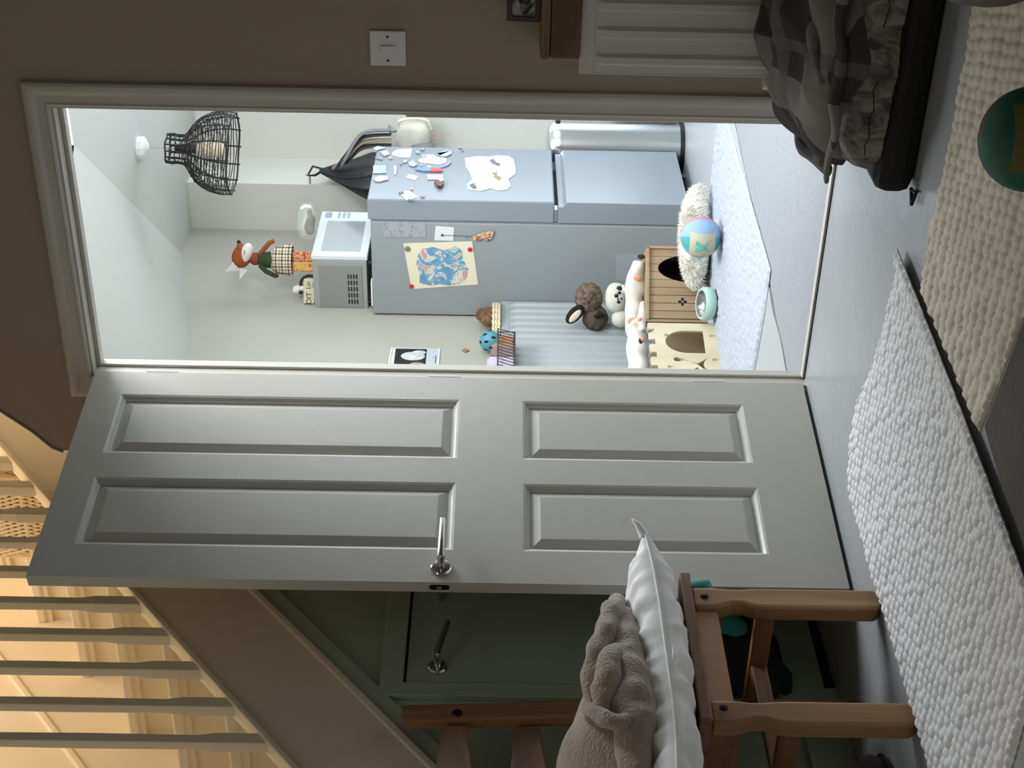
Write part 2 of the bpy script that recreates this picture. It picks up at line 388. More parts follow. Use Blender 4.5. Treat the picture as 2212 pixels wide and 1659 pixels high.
# --- kitchen windows (out of sight behind the fridge line; the back and side ones let the daylight in)
def window(name, x0, x1, z0, z1, yy, axis):
    e = sempty(name)
    def bx(n, a0, a1, c0, c1, m, d=.05):
        if axis == 'y': b = MB().box(a0, a1, yy-d/2, yy+d/2, c0, c1)
        else: b = MB().box(yy-d/2, yy+d/2, a0, a1, c0, c1)
        return b.build(n, m, e)
    bx('frame', x0, x0+.05, z0, z1, M_white); bx('frame', x1-.05, x1, z0, z1, M_white)
    bx('frame', x0+.05, x1-.05, z1-.05, z1, M_white); bx('frame', x0+.05, x1-.05, z0, z0+.05, M_white)
    xm = (x0+x1)/2; bx('mullion', xm-.03, xm+.03, z0+.05, z1-.05, M_white)
    return e
window('window_1', -.05, 1.55, 0, 2.15, 3.54, 'y'); window('window_2', 1.8, 3.1, .85, 2.05, 2.35, 'x'); window('fill_frame', 1.12, 2.18, .92, 1.98, .070, 'y')  # last one is an invented frame around the added front fill lamp

# --- understair panelling and cupboard door (plane x = -.43, faces +x)
SX = -.43
zs = lambda y: 1.517+.82*(y+.428)            # lower edge of the stringer
up_ = MB()
up_.prism([(0.0, 1.115), (0.0, zs(0)), (-.785, zs(-.785)), (-.785, 1.115)], 'x', SX-.05, SX-.012)
up_.prism([(-.785, 0), (-.785, zs(-.785)), (-2.2, zs(-2.2)), (-2.2, 0)], 'x', SX-.05, SX-.012)
struct(up_.build('wall_understair', M_green))
tc_ = sempty('trim_cupboard')
MB().box(SX-.012, SX+.006, -.768, 0, 1.092, 1.150).build('casing', M_green, tc_, bevel=.003)
MB().box(SX-.012, SX+.006, -.815, -.768, 0, 1.150).build('casing', M_green, tc_, bevel=.003)
MB().prism([(-.0, zs(0)), (-1.25, zs(-1.25)), (-1.25, zs(-1.25)-.075), (-.0, zs(0)-.075)], 'x', SX-.012, SX+.004).build('casing', M_green, tc_, bevel=.003)
MB().box(SX-.012, SX+.012, -2.2, -.83, 0, .11).build('skirting', M_green, tc_, bevel=.003)
d2 = sempty('door_2', (SX, -.10, 0))
MB().box(-.035, -.004, -.664, .09, .028, 1.086).build('leaf', M_green, d2, bevel=.002)
MB().box(-.034, -.014, -.664, .09, .0, .027).build('gap_shadow_board', M_dark, d2)
MB().box(-.060, -.040, -.70, .099, .0, 1.12).build('light_block_board', M_dark, d2)  # added unseen dark board, stops light leaking through the door gap
def lever(parent, c, out, along, drop=.0):
    """lever handle: c on the face, out = face normal, along = direction of the lever"""
    out = V(out).normalized(); along = V(along).normalized(); c = V(c); side = out.cross(along)
    M = Matrix((along, side, out)).transposed().to_4x4(); M.translation = c
    h = MB().lathe([(.0255, 0), (.0255, .004), (.022, .008), (.012, .009)], 28, M=M)
    h.lathe([(.0095, .008), (.0095, .046), (.008, .050)], 16, M=M)
    hd = h.build('handle_rose', M_chrome, parent, smooth=35)
    pts = [c+out*.046+along*(-.006), c+out*.048+along*.01, c+out*.050+along*.05+V((0, 0, -drop*.4)), c+out*.048+along*.118+V((0, 0, -drop))]
    MB().tube(pts, [.0095, .0095, .0088, .0078], 14).build('lever', M_chrome, parent, smooth=50)
lever(d2, (-.003, -.606, 1.008), (1, 0, 0), (0, 1, 0), .022)
MB().lathe([(.006, 0), (.006, .02), (.003, .022)], 10, M=Matrix.Translation((-.003, -.345, 1.01)) @ Matrix.Rotation(PI/2, 4, 'Y')).build('key', M_steel, d2)

# ================================================================== STAIRS
st = thing('staircase', 'cream painted staircase with square balusters rising behind the open door', 'staircase', (-.86, -.4, 0))
off = V((.86, .4, 0))
stp = lambda mb: xf(mb, Matrix.Translation(off))
rise, going, y0n, z0n = .2187, .265, .105, 2.225      # nosing reference: step k nosing at (y, z)
zt = lambda y: 1.814+.82*(y+.455)                       # top edge of the outer string
YL, YH = -1.95, .62
stp(MB().prism([(YL, zt(YL)), (YL, zs(YL)), (YH, zs(YH)), (YH, zt(YH))], 'x', SX-.028, SX+.006)).build('outer_string', M_stair, st, bevel=.003)
stp(MB().prism([(YL, zt(YL)-.0), (YL, zt(YL)+.022), (YH, zt(YH)+.022), (YH, zt(YH))], 'x', SX-.040, SX+.016)).build('string_cap', M_stair, st, bevel=.004)
stp(MB().prism([(YL, zt(YL)+.17), (YL, zt(YL)-.25), (YH, zt(YH)-.25), (YH, zt(YH)+.17)], 'x', -1.28, -1.258)).build('wall_string', M_stair, st, bevel=.003)
stp(MB().prism([(YL, zt(YL)+.19), (YL, zt(YL)+.165), (YH, zt(YH)+.165), (YH, zt(YH)+.19)], 'x', -1.28, -1.250)).build('string_moulding', M_stair, st, bevel=.003)
for k in range(-6, 3):
    y, z = y0n+k*going, z0n+k*rise
    stp(MB().box(-1.258, SX-.028, y-.0, y+going+.03, z-.032, z)).build('tread', M_stair, st, bevel=.006)
    stp(MB().box(-1.258, SX-.028, y+.022, y+.036, z-rise, z-.032)).build('riser', M_stair, st)
    stp(MB().box(-1.258, SX-.028, y+.008, y+.022, z-.052, z-.032)).build('scotia', M_stair, st)
by = [-1.21, -1.089, -.966, -.847, -.720, -.595, -.472, -.343, -.215, -.086, .045, .17, .30]
for y in by:
    z = zt(y)+.018; b = MB(); s0, s1 = .0165, .0125
    lv = [(s0, -.028), (s0, .0), (s0, .115), (s1, .16), (s1+.001, .42), (s1, .68), (s0, .72), (s0, .88)]
    vs = []
    for s_, h in lv:
        for dx, dy in ((-1, -1), (1, -1), (1, 1), (-1, 1)):
            vs.append((SX-.012+dx*s_, y+dy*s_, z+h+(.82*dy*s_ if h in (-.028, .0, .88) else 0)))
    n = len(lv); fs = [(i*4+j, i*4+(j+1) % 4, i*4+4+(j+1) % 4, i*4+4+j) for i in range(n-1) for j in range(4)]+[(3, 2, 1, 0), (n*4-4, n*4-3, n*4-2, n*4-1)]
    stp(b.add(vs, fs)).build('baluster', M_stair, st, bevel=.002)
stp(MB().prism([(YL, zt(YL)+.895), (YL, zt(YL)+.95), (YH, zt(YH)+.95), (YH, zt(YH)+.895)], 'x', SX-.042, SX+.018)).build('handrail', M_stair, st, bevel=.01)
# plastered face under the upper flight
struct(MB().prism([(.067, zp(SX, .067)+.03), (.20, zs(.20)), (.72, zs(.72)), (.90, 2.615), (1.9, 2.615), (1.9, zp(SX, 1.9)+.035)], 'x', SX-.03, SX-.005).build('wall_stair_side', M_wall))
struct(MB().box(-1.28, SX-.03, .62+.1, 2.5, z0n+2*rise+.14, z0n+2*rise+.20).build('floor_landing', M_stair))
stp(MB().prism([(YL, zs(YL)-.012), (YL, zs(YL)+.014), (-.02, zs(-.02)+.014), (-.02, zs(-.02)-.012)], 'x', SX-.010, SX+.014)).build('string_bead', M_stair, st, bevel=.004)
# wicker basket on a tread
bk = thing('wicker_basket', 'pale open-weave wicker basket standing on an upper stair tread', 'basket', (-.64, .245, z0n))
b = MB(); W_, D_, H_ = .155, .085, .21
for s_ in range(2):
    for i in range(22):
        x = -W_+2*W_*i/21; x2 = min(W_, max(-W_, x+(.035 if s_ else -.035)))
        b.tube([(x, -D_-.003*s_, 0), (x2, -D_-.003*s_, H_*.5)], .0042, 5); b.tube([(x2, -D_-.003*s_, H_*.5), (x, -D_-.003*s_, H_)], .0042, 5)
    for i in range(12):
        y = -D_+2*D_*i/11; y2 = min(D_, max(-D_, y+(.035 if s_ else -.035)))
        b.tube([(W_+.003*s_, y, 0), (W_+.003*s_, y2, H_*.5)], .0042, 5); b.tube([(W_+.003*s_, y2, H_*.5), (W_+.003*s_, y, H_)], .0042, 5)
M_wick = mat('pale_wicker', rgb(236, 216, 176), .6)
b.build('weave', M_wick, bk, kind='stuff')
for z in (.005, H_*.5, H_): MB().tube([(-W_, -D_, z), (W_, -D_, z), (W_, D_, z), (-W_, D_, z)], .007, 6, closed=True).build('hoop', M_wick, bk)
MB().box(-W_+.01, W_-.01, -D_+.012, D_-.01, .002, H_-.02).build('lining', mat('basket_lining', rgb(90, 64, 40), .9), bk)

# ================================================================== OPEN DOOR
AN = .1499
dl = sempty('door_1', (0, 0, 0)); dl.rotation_euler = (0, 0, -PI/2-AN)   # local +x runs from the hinge to the free edge
TH, LW, LH, LZ = .035, .762, 1.98, .010
# local: hinge at origin, x along leaf, kitchen face looks towards +y (towards the camera)
fr_ = MB()
PX = [(.095, .328), (.42, .655)]; PZ = [(.19, .797), (.97, 1.90)]
xs = [0, .095, .328, .42, .655, LW]; zz = [LZ, .19, .797, .97, 1.90, LZ+LH]
for i in range(5):
    for j in range(5):
        if i in (1, 3) and j in (1, 3): continue
        fr_.add([(xs[i], 0, zz[j]), (xs[i+1], 0, zz[j]), (xs[i+1], 0, zz[j+1]), (xs[i], 0, zz[j+1])], [(0, 1, 2, 3)])
fr_.add([(x, y, z) for z in (LZ, LZ+LH) for y in (-TH, 0) for x in (0, LW)], [(0, 1, 3, 2), (4, 6, 7, 5), (0, 4, 5, 1), (0, 2, 6, 4), (1, 5, 7, 3)])
fr_.build('leaf', M_door, dl)
for (a, b_) in PX:
    for (c_, d_) in PZ:
        rings = [(0, 0), (.003, -.0012), (.006, -.0022), (.013, -.0095), (.016, -.0105), (.018, -.0150), (.020, -.0150), (.022, -.0138), (.043, -.0034), (.045, -.0030)]
        vs = []; fs = []
        for (ins, dep) in rings:
            vs += [(a+ins, dep, c_+ins), (b_-ins, dep, c_+ins), (b_-ins, dep, d_-ins), (a+ins, dep, d_-ins)]
        for i in range(len(rings)-1):
            for j in range(4): fs.append((i*4+j, i*4+(j+1) % 4, i*4+4+(j+1) % 4, i*4+4+j))
        n = len(rings)*4; fs.append((n-4, n-3, n-2, n-1))
        MB().add(vs, fs).build('raised_panel', M_door, dl)
lever(dl, (.717, 0, .997), (0, 1, 0), (-1, 0, 0))
lever(dl, (.717, -TH, .997), (0, -1, 0), (-1, 0, 0))
lp = []
for k in range(20):
    a = 2*PI*k/20; lp.append((-TH/2+.0085*math.cos(a), 1.0+math.copysign(.016, math.sin(a))+.0085*math.sin(a)))
MB().prism(lp, 'x', LW-.001, LW+.0015).build('latch_plate', mat('dark_bronze', rgb(52, 44, 38), .35, metal=.8), dl)
MB().box(LW, LW+.006, -.022, -.012, .994, 1.006).build('latch_bolt', M_steel, dl, bevel=.002)
for z in (.23, .97, 1.76):
    MB().lathe([(.004, 0), (.004, .09)], 10, c=(-.004, -.003, z)).build('hinge', M_white, dl, smooth=40)

# ================================================================== LIGHT SWITCH, RADIATOR, BOX
sw = thing('light_switch', 'square white plastic light switch on the wall right of the doorway', 'switch', (.949, 0, 1.151))
MB().box(-.044, .044, -.009, 0, -.044, .044).build('face_plate', M_white, sw, bevel=.003)
MB().box(-.008, .008, -.014, -.006, -.018, .018, Matrix.Rotation(.08, 4, 'X')).build('rocker', M_white, sw, bevel=.0015)
for x in (-.030, .030): MB().lathe([(.003, 0), (.003, .0015)], 10, M=Matrix.Translation((x, -.009, 0)) @ Matrix.Rotation(PI/2, 4, 'X')).build('screw', mat('screw_shadow', rgb(50, 46, 42), .5, metal=.6), sw)

def radiator(name, label, loc, rz, Wd, z0, z1, n, m, depth=.085, gr=.035):
    """local x along wall, front face at y=-depth"""
    t = thing(name, label, 'radiator', loc, rz)
    f = MB(); zt_ = z1-gr; p = Wd/n; steps = []
    for i in range(n):
        for (u, d) in ((.0, 0), (.30, 0), (.42, -.010), (.66, -.010), (.78, 0)): steps.append((i*p+u*p, d))
    steps.append((Wd, 0)); vs = []
    def row(z, k): return [(x, -depth+d*k, z) for x, d in steps]
    rows = [row(z0, 0), row(z0+.012, 0), row(z0+.04, 1), row(zt_-.03, 1), row(zt_-.004, 0), row(zt_, 0)]
    for r in rows: vs += r
    m1 = len(steps); fs = [(j*m1+i, j*m1+i+1, (j+1)*m1+i+1, (j+1)*m1+i) for j in range(len(rows)-1) for i in range(m1-1)]
    f.add(vs, fs).build('ribbed_panel', m, t, smooth=25)
    MB().box(0, Wd, -.03, -.022, z0, zt_).build('rear_panel', m, t)
    MB().box(0, Wd, -depth-.001, -.020, zt_, z1).build('top_grille', m, t, bevel=.002)
    for x in (0, Wd): MB().box(x-.002, x+.002, -depth-.001, -.020, z0, z1).build('side_cover', m, t, bevel=.001)
    for x in (.12, Wd-.12): MB().box(x-.015, x+.015, -.024, 0, z0+.1, z0+.3).build('bracket', m, t)
    return t
M_rad = mat('radiator_enamel', rgb(202, 200, 190), .4); M_radk = mat('kitchen_radiator_enamel', rgb(164, 170, 172), .4)
rd = radiator('radiator', 'white ribbed radiator with a valve, on the wall above the dog bed', (.925, -.003, 0), 0, .86, .145, .685, 13, M_rad)
MB().tube([(-.028, -.05, .005), (-.028, -.05, .175)], .0075, 10).build('pipe', M_rad, rd, smooth=60)
MB().tube([(-.028, -.05, .175), (.004, -.05, .175)], .010, 10).build('valve_tail', M_rad, rd, smooth=60)
MB().lathe([(.012, 0), (.015, .006), (.014, .02), (.017, .028), (.0175, .05), (.0165, .066)], 16, c=(-.028, -.05, .165)).build('valve_head', M_rad, rd, smooth=40)

bx = thing('wooden_box', 'dark brown wooden box standing on top of the hall radiator', 'box', (1.09, -.055, .686))
M_bwood = wood('brown_box_wood', rgb(116, 84, 54), rgb(88, 60, 38), 10, (.2, 1, 1), .5)
MB().box(-.125, .16, -.05, .05, 0, .070).build('body', M_bwood, bx, bevel=.004)
MB().box(-.128, .163, -.053, .053, .071, .094).build('lid', wood('box_lid_wood', rgb(132, 100, 68), rgb(104, 76, 50), 10, (.2, 1, 1), .5), bx, bevel=.007)
pf = thing('picture_frame', 'dark framed small photograph leaning on the brown wooden box', 'picture frame', (1.115, -.055, .781))
R = Matrix.Rotation(-.12, 4, 'X')
for q in ((-.075, .075, 0, .012), (-.075, .075, .068, .080), (-.075, -.063, .012, .068), (.063, .075, .012, .068)): MB().box(q[0], q[1], -.012, 0, q[2], q[3], R).build('frame_bar', mat('dark_frame', rgb(58, 52, 48), .5), pf, bevel=.001)
MB().box(-.063, .063, -.006, -.002, .012, .068, R).build('photograph', ramp_mat('photo_print', 'noise', 22, [(.4, rgb(30, 32, 30)), (.55, rgb(170, 168, 160))]), pf)

# ================================================================== CHAIR, PILLOW, BLANKET
ch = thing('pine_chair', 'orange pine ladder-back chair with a pillow and blanket on its seat', 'chair', (-.19, -1.12, 0))
co = V((.19, 1.12, 0)); cx = lambda mb: xf(mb, Matrix.Translation(co))
def leg(xc, yc, ztop, nm='leg', tk=.042, wd=.066):
    pr = [(0.012, .0), (.0, .012), (.0, .255), (.004, .285), (.014, .310), (.014, .335), (.004, .360), (.0, .375), (.0, ztop)]
    L = [(yc-wd/2+a, z) for a, z in pr]; Rr = [(yc+wd/2-a*.35, z) for a, z in reversed(pr)]
    return cx(MB().prism(L+Rr, 'x', xc-tk/2, xc+tk/2)).build(nm, M_pine, ch, bevel=.007)
l1 = leg(-.004, -.945, .420); l2 = leg(-.012, -1.295, .420)
def backpost(yc):
    P_ = [(-.352, 0), (-.352, .43), (-.366, .72), (-.385, 1.07), (-.353, 1.085), (-.332, .72), (-.314, .43), (-.314, 0)]
    return cx(MB().prism([(a, z) for a, z in P_], 'y', yc-.020, yc+.034)).build('leg', M_pine, ch, bevel=.006)
backpost(-.955); backpost(-1.305)
for y in (-.945, -1.295):
    cx(MB().lathe([(.009, 0), (.009, .003), (.004, .004)], 14, M=Matrix.Translation((.017, y, .395)) @ Matrix.Rotation(PI/2, 4, 'Y'))).build('bolt', mat('dark_bolt', rgb(60, 50, 40), .3, metal=.8), ch, smooth=40)
for y in (-.955, -1.305):
    for z in (.775, .95):
        cx(MB().lathe([(.013, 0), (.011, .003)], 14, M=Matrix.Translation((-.345, y, z)) @ Matrix.Rotation(PI/2, 4, 'Y'))).build('bolt', M_black, ch)
for z in (.785, .955):    # shaped ladder slats
    o_ = [(-.99, z-.030), (-1.04, z-.034), (-1.13, z-.046), (-1.22, z-.034), (-1.275, z-.030), (-1.275, z+.030), (-1.13, z+.040), (-.99, z+.030)]
    cx(MB().prism(o_, 'x', -.372, -.350)).build('back_slat', M_pineh, ch, bevel=.004)
cx(MB().box(-.022, .002, -1.262, -.978, .368, .420)).build('seat_rail', mat('apron_pine', rgb(184, 142, 104), .5, var=.12, vscale=9, stretch=(1, .15, 1)), ch, bevel=.002)
cx(MB().box(-.352, -.33, -1.27, -.95, .36, .42)).build('seat_rail', M_pineh, ch, bevel=.002)
for y in (-.945, -1.295):
    cx(MB().box(-.33, -.025, y-.012, y+.012, .352, .420)).build('seat_rail', M_pinex, ch, bevel=.002)
    cx(MB().box(-.33, -.022, y-.012, y+.012, .232, .275)).build('stretcher', M_pinex, ch, bevel=.004)
cx(MB().box(-.20, -.176, -1.283, -.957, .234, .272)).build('stretcher', M_pineh, ch, bevel=.004)
for i in range(4):
    x0 = -.372+i*.0995
    cx(MB().box(x0, x0+.0975, -1.335, -.868, .421, .446)).build('seat_board', M_pineh, ch, bevel=.004)

def cloth_noise(p, f, s=0): return noise.noise(V(p)*f+V((s, s, s)))
def pillow(cx_, cy_, cz_, hx, hy, t, M, wr=.010, corner=.05, n=70):
    mb = MB()
    def f(u, v, sg):
        a, b = 2*u-1, 2*v-1
        e = max(0, (1-abs(a)**2.6))**.55*max(0, (1-abs(b)**2.6))**.55
        k = 1-.10*(1-abs(a)**2)*abs(b)**3; k2 = 1-.10*(1-abs(b)**2)*abs(a)**3
        x, y = a*hx*k2, b*hy*k
        ed = 1-e
        fold = .22*math.sin((a*2+b*5)*4+9*cloth_noise((x, y, 0), 5))*wr*(.25+ed)*min(1, e*2.2)
        fold += (1-2*abs(cloth_noise((x*1.0, y*2.6, sg), 6)))*wr*.9*min(1, e*2.5)*(.4+ed)
        fold += (1-2.2*abs(noise.noise(V((y*17, x*3.5, 2+sg)))))*wr*1.1*min(1, e*2.2)*max(0, ed+.15)*(x > 0)
        z = sg*(e*t+fold)
        return (cx_+x, cy_+y, cz_+z+ .018*(abs(a*b)**3))
    mb.grid(lambda u, v: f(u, v, 1), n, n, M); mb.grid(lambda u, v: f(1-u, v, -1), n, n, M)
    return mb
M_pil = mat('white_cotton', rgb(242, 242, 240), .85, sheen=.2, bump=.12, bscale=60)
pl = thing('pillow', 'white cotton pillow lying on the pine chair under the fleece blanket', 'pillow', (-.15, -1.20, .4475))
PM = Matrix.Translation((0, 0, .062))
pillow(0, 0, 0, .255, .385, .062, PM, .016, n=100).build('cover', M_pil, pl, smooth=180)
MB().tube([(.2565*(1-.1*(1-b*b)), b*.385, .062+.018*abs(b)**3) for b in [-1+2*i/60 for i in range(61)]], .0022, 6).build('seam_piping', M_pil, pl, smooth=90)
MB().tube([(.245, .372, .08), (.262, .392, .094), (.272, .398, .108)], [.012, .007, .002], 6).build('corner_tuft', M_pil, pl, smooth=90)
MB().box(.235, .262, -.03, -.012, .05, .0515).build('care_label', M_white, pl)

M_fleece = mat('beige_fleece', rgb(164, 148, 132), 1.0, sheen=.6, bump=.7, bscale=140, var=.16, vscale=26, spec=.1)
bl = thing('fleece_blanket', 'bunched beige fleece blanket piled on the white pillow', 'blanket', (-.16, -1.24, .575))
def fold_h(x, y):
    return .010*math.sin(34*y+10*noise.noise(V((x*6, y*5, 1))))*max(0, .3+x*2)+.018*noise.noise(V((x*5, y*5, 4)))
mb = MB()
def mfun(u, v):
    a, b = 2*u-1, 2*v-1
    e = max(0, 1-abs(a)**2.4)**.55*max(0, 1-abs(b)**2.6)**.6
    x, y = a*.215*(1-.45*abs(b)**4), b*.345*(1-.12*a*a)
    top = .158-.150*max(0, (b+.20))**1.1
    return (x, y, max(.0, e*top+fold_h(x, y)*min(1, e*2))+.002)
mb.grid(mfun, 70, 90); mb.grid(lambda u, v: (mfun(1-u, v)[0]*.99, mfun(1-u, v)[1]*.99, -.012+.008*math.cos(3*(2*v-1))), 70, 90)
mb.build('main_fold', M_fleece, bl, smooth=180)
def roll(pts, rad, nm, seed, sub=14, M=M_fleece, parent=None, amp=.3, fr=22, flat=1.0):
    P_ = [V(p) for p in pts]; out = []; rr = []
    for i in range(len(P_)-1):
        p0, p1, p2, p3 = P_[max(0, i-1)], P_[i], P_[i+1], P_[min(len(P_)-1, i+2)]
        for k in range(sub):
            t = k/sub
            out.append(.5*((2*p1)+(p2-p0)*t+(2*p0-5*p1+4*p2-p3)*t*t+(3*p1-p0-3*p2+p3)*t**3)); rr.append(rad[i]+(rad[i+1]-rad[i])*t)
    out.append(P_[-1]); rr.append(rad[-1])
    mb = MB().tube(out, rr, 20, flat=flat)
    mb.v = [tuple(V(p)+V((noise.noise(V(p)*fr+V((seed,)*3)), noise.noise(V(p)*fr+V((seed+9,)*3)), noise.noise(V(p)*fr+V((seed+5,)*3))))*amp*.03) for p in mb.v]
    return mb.build(nm, M, parent, smooth=180)
roll([(.110, .352, .002), (.160, .28, .016), (.200, .19, .036), (.215, .09, .064), (.205, -.01, .088), (.185, -.10, .094)], [.013, .026, .033, .034, .030, .016], 'rolled_edge', 2, parent=bl, flat=.8)
roll([(.185, .22, .006), (.205, .10, .012), (.215, -.02, .012), (.215, -.13, .012), (.190, -.30, .016)], [.022, .034, .042, .046, .03], 'lower_fold', 6, parent=bl)
roll([(.205, .09, .022), (.232, .03, .046), (.240, -.03, .060), (.235, -.09, .070), (.215, -.15, .078)], [.010, .026, .030, .024, .012], 'inner_fold', 9, parent=bl)
roll([(.20, -.08, .100), (.230, -.13, .085), (.248, -.17, .055), (.240, -.15, .022), (.222, -.08, .004)], [.012, .016, .018, .016, .010], 'curled_hem', 13, parent=bl, amp=.2)

tb = thing('teal_bag', 'teal and black cloth bag slumped behind the pine chair', 'bag', (-.365, -.72, 0))
q0 = -V(tb.location)
MB().tube([at(1447, 1282, 'y', -.852)+q0, at(1470, 1268, 'y', -.850)+q0, at(1500, 1262, 'y', -.850)+q0, at(1524, 1262, 'y', -.852)+q0, at(1560, 1330, 'y', -.90)+q0], [.006, .014, .018, .016, .010], 10, flat=.5).build('hanging_fold', mat('teal_cloth', rgb(70, 150, 142), .8, bump=.2), tb, smooth=120)
MB().ell((0, -.02, .245), (.035, .15, .105), 28, 16, amp=.02, freq=12, pw=.8).build('black_panel', mat('black_cloth', rgb(26, 27, 28), .9, var=.3, vscale=8), tb, smooth=180)
MB().ell((.022, .09, .280), (.030, .085, .058), 28, 14, rot=(.4, 0, 0), amp=.018, freq=14).build('teal_flap', mat('teal_cloth', rgb(70, 150, 142), .8, bump=.2), tb, smooth=180)
MB().tube([(.0, .10, .34), (.02, .14, .40), (.02, .135, .45), (.0, .06, .47), (-.02, -.15, .50), (-.01, -.215, .58)], [.016, .014, .014, .010, .008, .008], 8, flat=.4).build('strap', MATS['teal_cloth'], tb, smooth=120)
MB().ell((.03, .325, .325), (.02, .045, .022), 16, 10, amp=.006, freq=30).build('teal_corner', MATS['teal_cloth'], tb, smooth=120)
MB().tube([(.0, -.05, .18), (.01, -.10, .155), (.0, -.13, .145)], [.04, .03, .012], 10).build('trailing_end', MATS['black_cloth'], tb, smooth=120)

sp_ = thing('dark_slipper', 'fluffy dark brown slipper on the floor behind the near chair leg', 'slipper', (-.26, -1.23, 0))
MB().ell((0, 0, .030), (.055, .085, .030), 24, 12, amp=.006, freq=40, rot=(0, 0, .5)).build('upper', mat('brown_plush', rgb(52, 40, 34), 1, bump=.8, bscale=120), sp_, smooth=180)
MB().ell((0, 0, .008), (.058, .09, .008), 24, 6, rot=(0, 0, .5)).build('sole', M_black, sp_, smooth=60)

# ================================================================== HALL RUGS
def knit(x, y, cw=.022, chh=.027):
    """staggered teardrop stitches; returns relief 0..1"""
    best = 0; r0_ = math.floor(y/chh)
    for r in (r0_-1, r0_, r0_+1):
        o_ = (r % 2)*.5; c0_ = math.floor(x/cw-o_)
        for c in (c0_, c0_+1):
            h_ = math.sin(c*12.9898+r*78.233)*43758.5453; j = h_-math.floor(h_)
            dx = x-(c+o_+.18*(j-.5))*cw; dy = y-(r+.5+.3*(j-.5))*chh
            a_ = .42+.35*(j-.5); p_ = dx*math.cos(a_)+dy*math.sin(a_); q_ = -dx*math.sin(a_)+dy*math.cos(a_)
            d = (p_/(cw*.60))**2+(q_/(chh*.52))**2
            if d < 1:
                z_ = math.sqrt(1-d)*(.8+.2*j)
                if z_ > best: best = z_
    return best
M_rug = mat('woven_cream_cotton', rgb(222, 222, 222), .95, bump=.25, bscale=220, var=.05, vscale=5, spec=.15)
M_rug2 = mat('woven_cream_cotton_worn', rgb(216, 208, 192), .95, bump=.25, bscale=220, var=.14, vscale=7, spec=.15)
def rugmesh(outl, nu, nv, thick, base, knf, lift=None):
    """outl(u, v) -> (x, y)"""
    mb = MB()
    def f(u, v):
        x, y = outl(u, v); x += .003*noise.noise(V((u*40, v*40, 3)))
        ed = min(u, 1-u, v, 1-v); k = min(1, ed/.008)
        return (x, y, base+thick*(.25+.75*k)+(knf(x, y)-.5)*.0100*k+.003*noise.noise(V((x*5, y*5, 0)))*k+(lift(u, v) if lift else 0))
    mb.grid(f, nu, nv)
    def g(u, v): p = f(1-u, v); return (p[0], p[1], base+(lift(1-u, v) if lift else 0))
    mb.grid(g, 30, 30)
    for k in range(4):
        def e(u, v, k=k):
            a = [(u, 0), (1, u), (1-u, 1), (0, 1-u)][k]; p = f(*a); z = base+(lift(*a) if lift else 0)
            return (p[0], p[1], z+(p[2]-z)*v)
        mb.grid(e, 60, 1)
    return mb
def rugA(u, v):      # v=0 near, v=1 far edge; wavy, rounded far left corner
    xl = .02+.040*v-.03*(1-v); xr = .645+.115*v**.8
    far = -.600+.075*math.exp(-((u-.25)/.22)**2)-.075*u**2
    y = -1.75+(far+1.75)*v
    cr = max(0, 1-u/.09)*max(0, (v-.9)/.1); y -= .05*cr**2
    x = xl+(xr-xl)*u
    return (x, y)
rgA = rugmesh(rugA, 330, 420, .010, .0, lambda x, y: knit(x, y), lambda u, v: .012*max(0, (u-.93)/.07)**2+.008*math.exp(-((u-.97)/.05)**2))
rgA.v = [(x, y, z) for x, y, z in rgA.v]
tag(rgA.build('woven_rug', M_rug, smooth=180), 'large pale cream chunky woven rug on the floor in front of the chair', 'rug')
def rugB(u, v):
    xg = .68+1.08*u; yn = -1.295-.25*(xg-.68); y = yn+(-.835-yn)*v+.012*math.sin(u*14)*v
    va = max(0, (y+1.75)/1.15); x0 = .648+.115*va**.8
    return (x0+(1.76-x0)*u, y)
tag(rugmesh(rugB, 330, 200, .007, .0, lambda x, y: knit(x, y, .023, .038)).build('woven_rug', M_rug2, smooth=180), 'yellowed cream woven rug lying beside the dog bed, lapped by the larger rug', 'rug')
tag(MB().prism([(.735, -1.322), (1.9, -1.612), (1.9, -2.2), (.655, -2.2), (.655, -1.745), (.680, -1.60), (.708, -1.42)], 'z', 0, .006).build('floor_mat', mat('dark_grey_felt', rgb(82, 78, 73), .95, var=.25, vscale=6, bump=.2, bscale=90)), 'flat dark grey mat at the near edge of the two woven rugs', 'mat')

# ================================================================== DOG BED
db = thing('dog_bed', 'grey fleece dog bed with a black base on the floor below the hall radiator', 'dog bed', (1.30, -.36, 0))
M_blk = mat('black_canvas', rgb(20, 20, 21), .8, bump=.1)
MB().box(-.425, .42, -.30, .27, 0, .084).build('base', M_blk, db, bevel=.03)
M_gfl = ramp_mat('grey_fleece', 'noise', 30, [(.35, rgb(62, 60, 56)), (.65, rgb(132, 130, 122))], .95, bump=.8, stretch=(1, 1, .5))
def mh(u, v):
    a, b = 2*u-1, 2*v-1
    e = max(0, 1-abs(a)**6)**.5*max(0, 1-abs(b)**6)**.5
    return .080+.095*e+.008*noise.noise(V((u*9, v*7, 2)))+.004*abs(noise.noise(V((u*40, v*8, 2))))
MB().grid(lambda u, v: (.005+.415*(2*u-1)*(1-.13*abs(2*v-1)**7), -.022+.283*(2*v-1)*(1-.10*abs(2*u-1)**7), mh(u, v)), 80, 56).grid(lambda u, v: (.005-.415*(2*u-1)*(1-.13*abs(2*v-1)**7), -.022+.283*(2*v-1)*(1-.10*abs(2*u-1)**7), .079), 80, 56).build('mattress', M_gfl, db, smooth=180)
MB().tube([V((.893, -.655, .006))-V(db.location), V((.872, -.690, .010))-V(db.location), V((.905, -.700, .008))-V(db.location), V((.890, -.660, .006))-V(db.location)], .004, 6).build('cord_loop', M_blk, db)
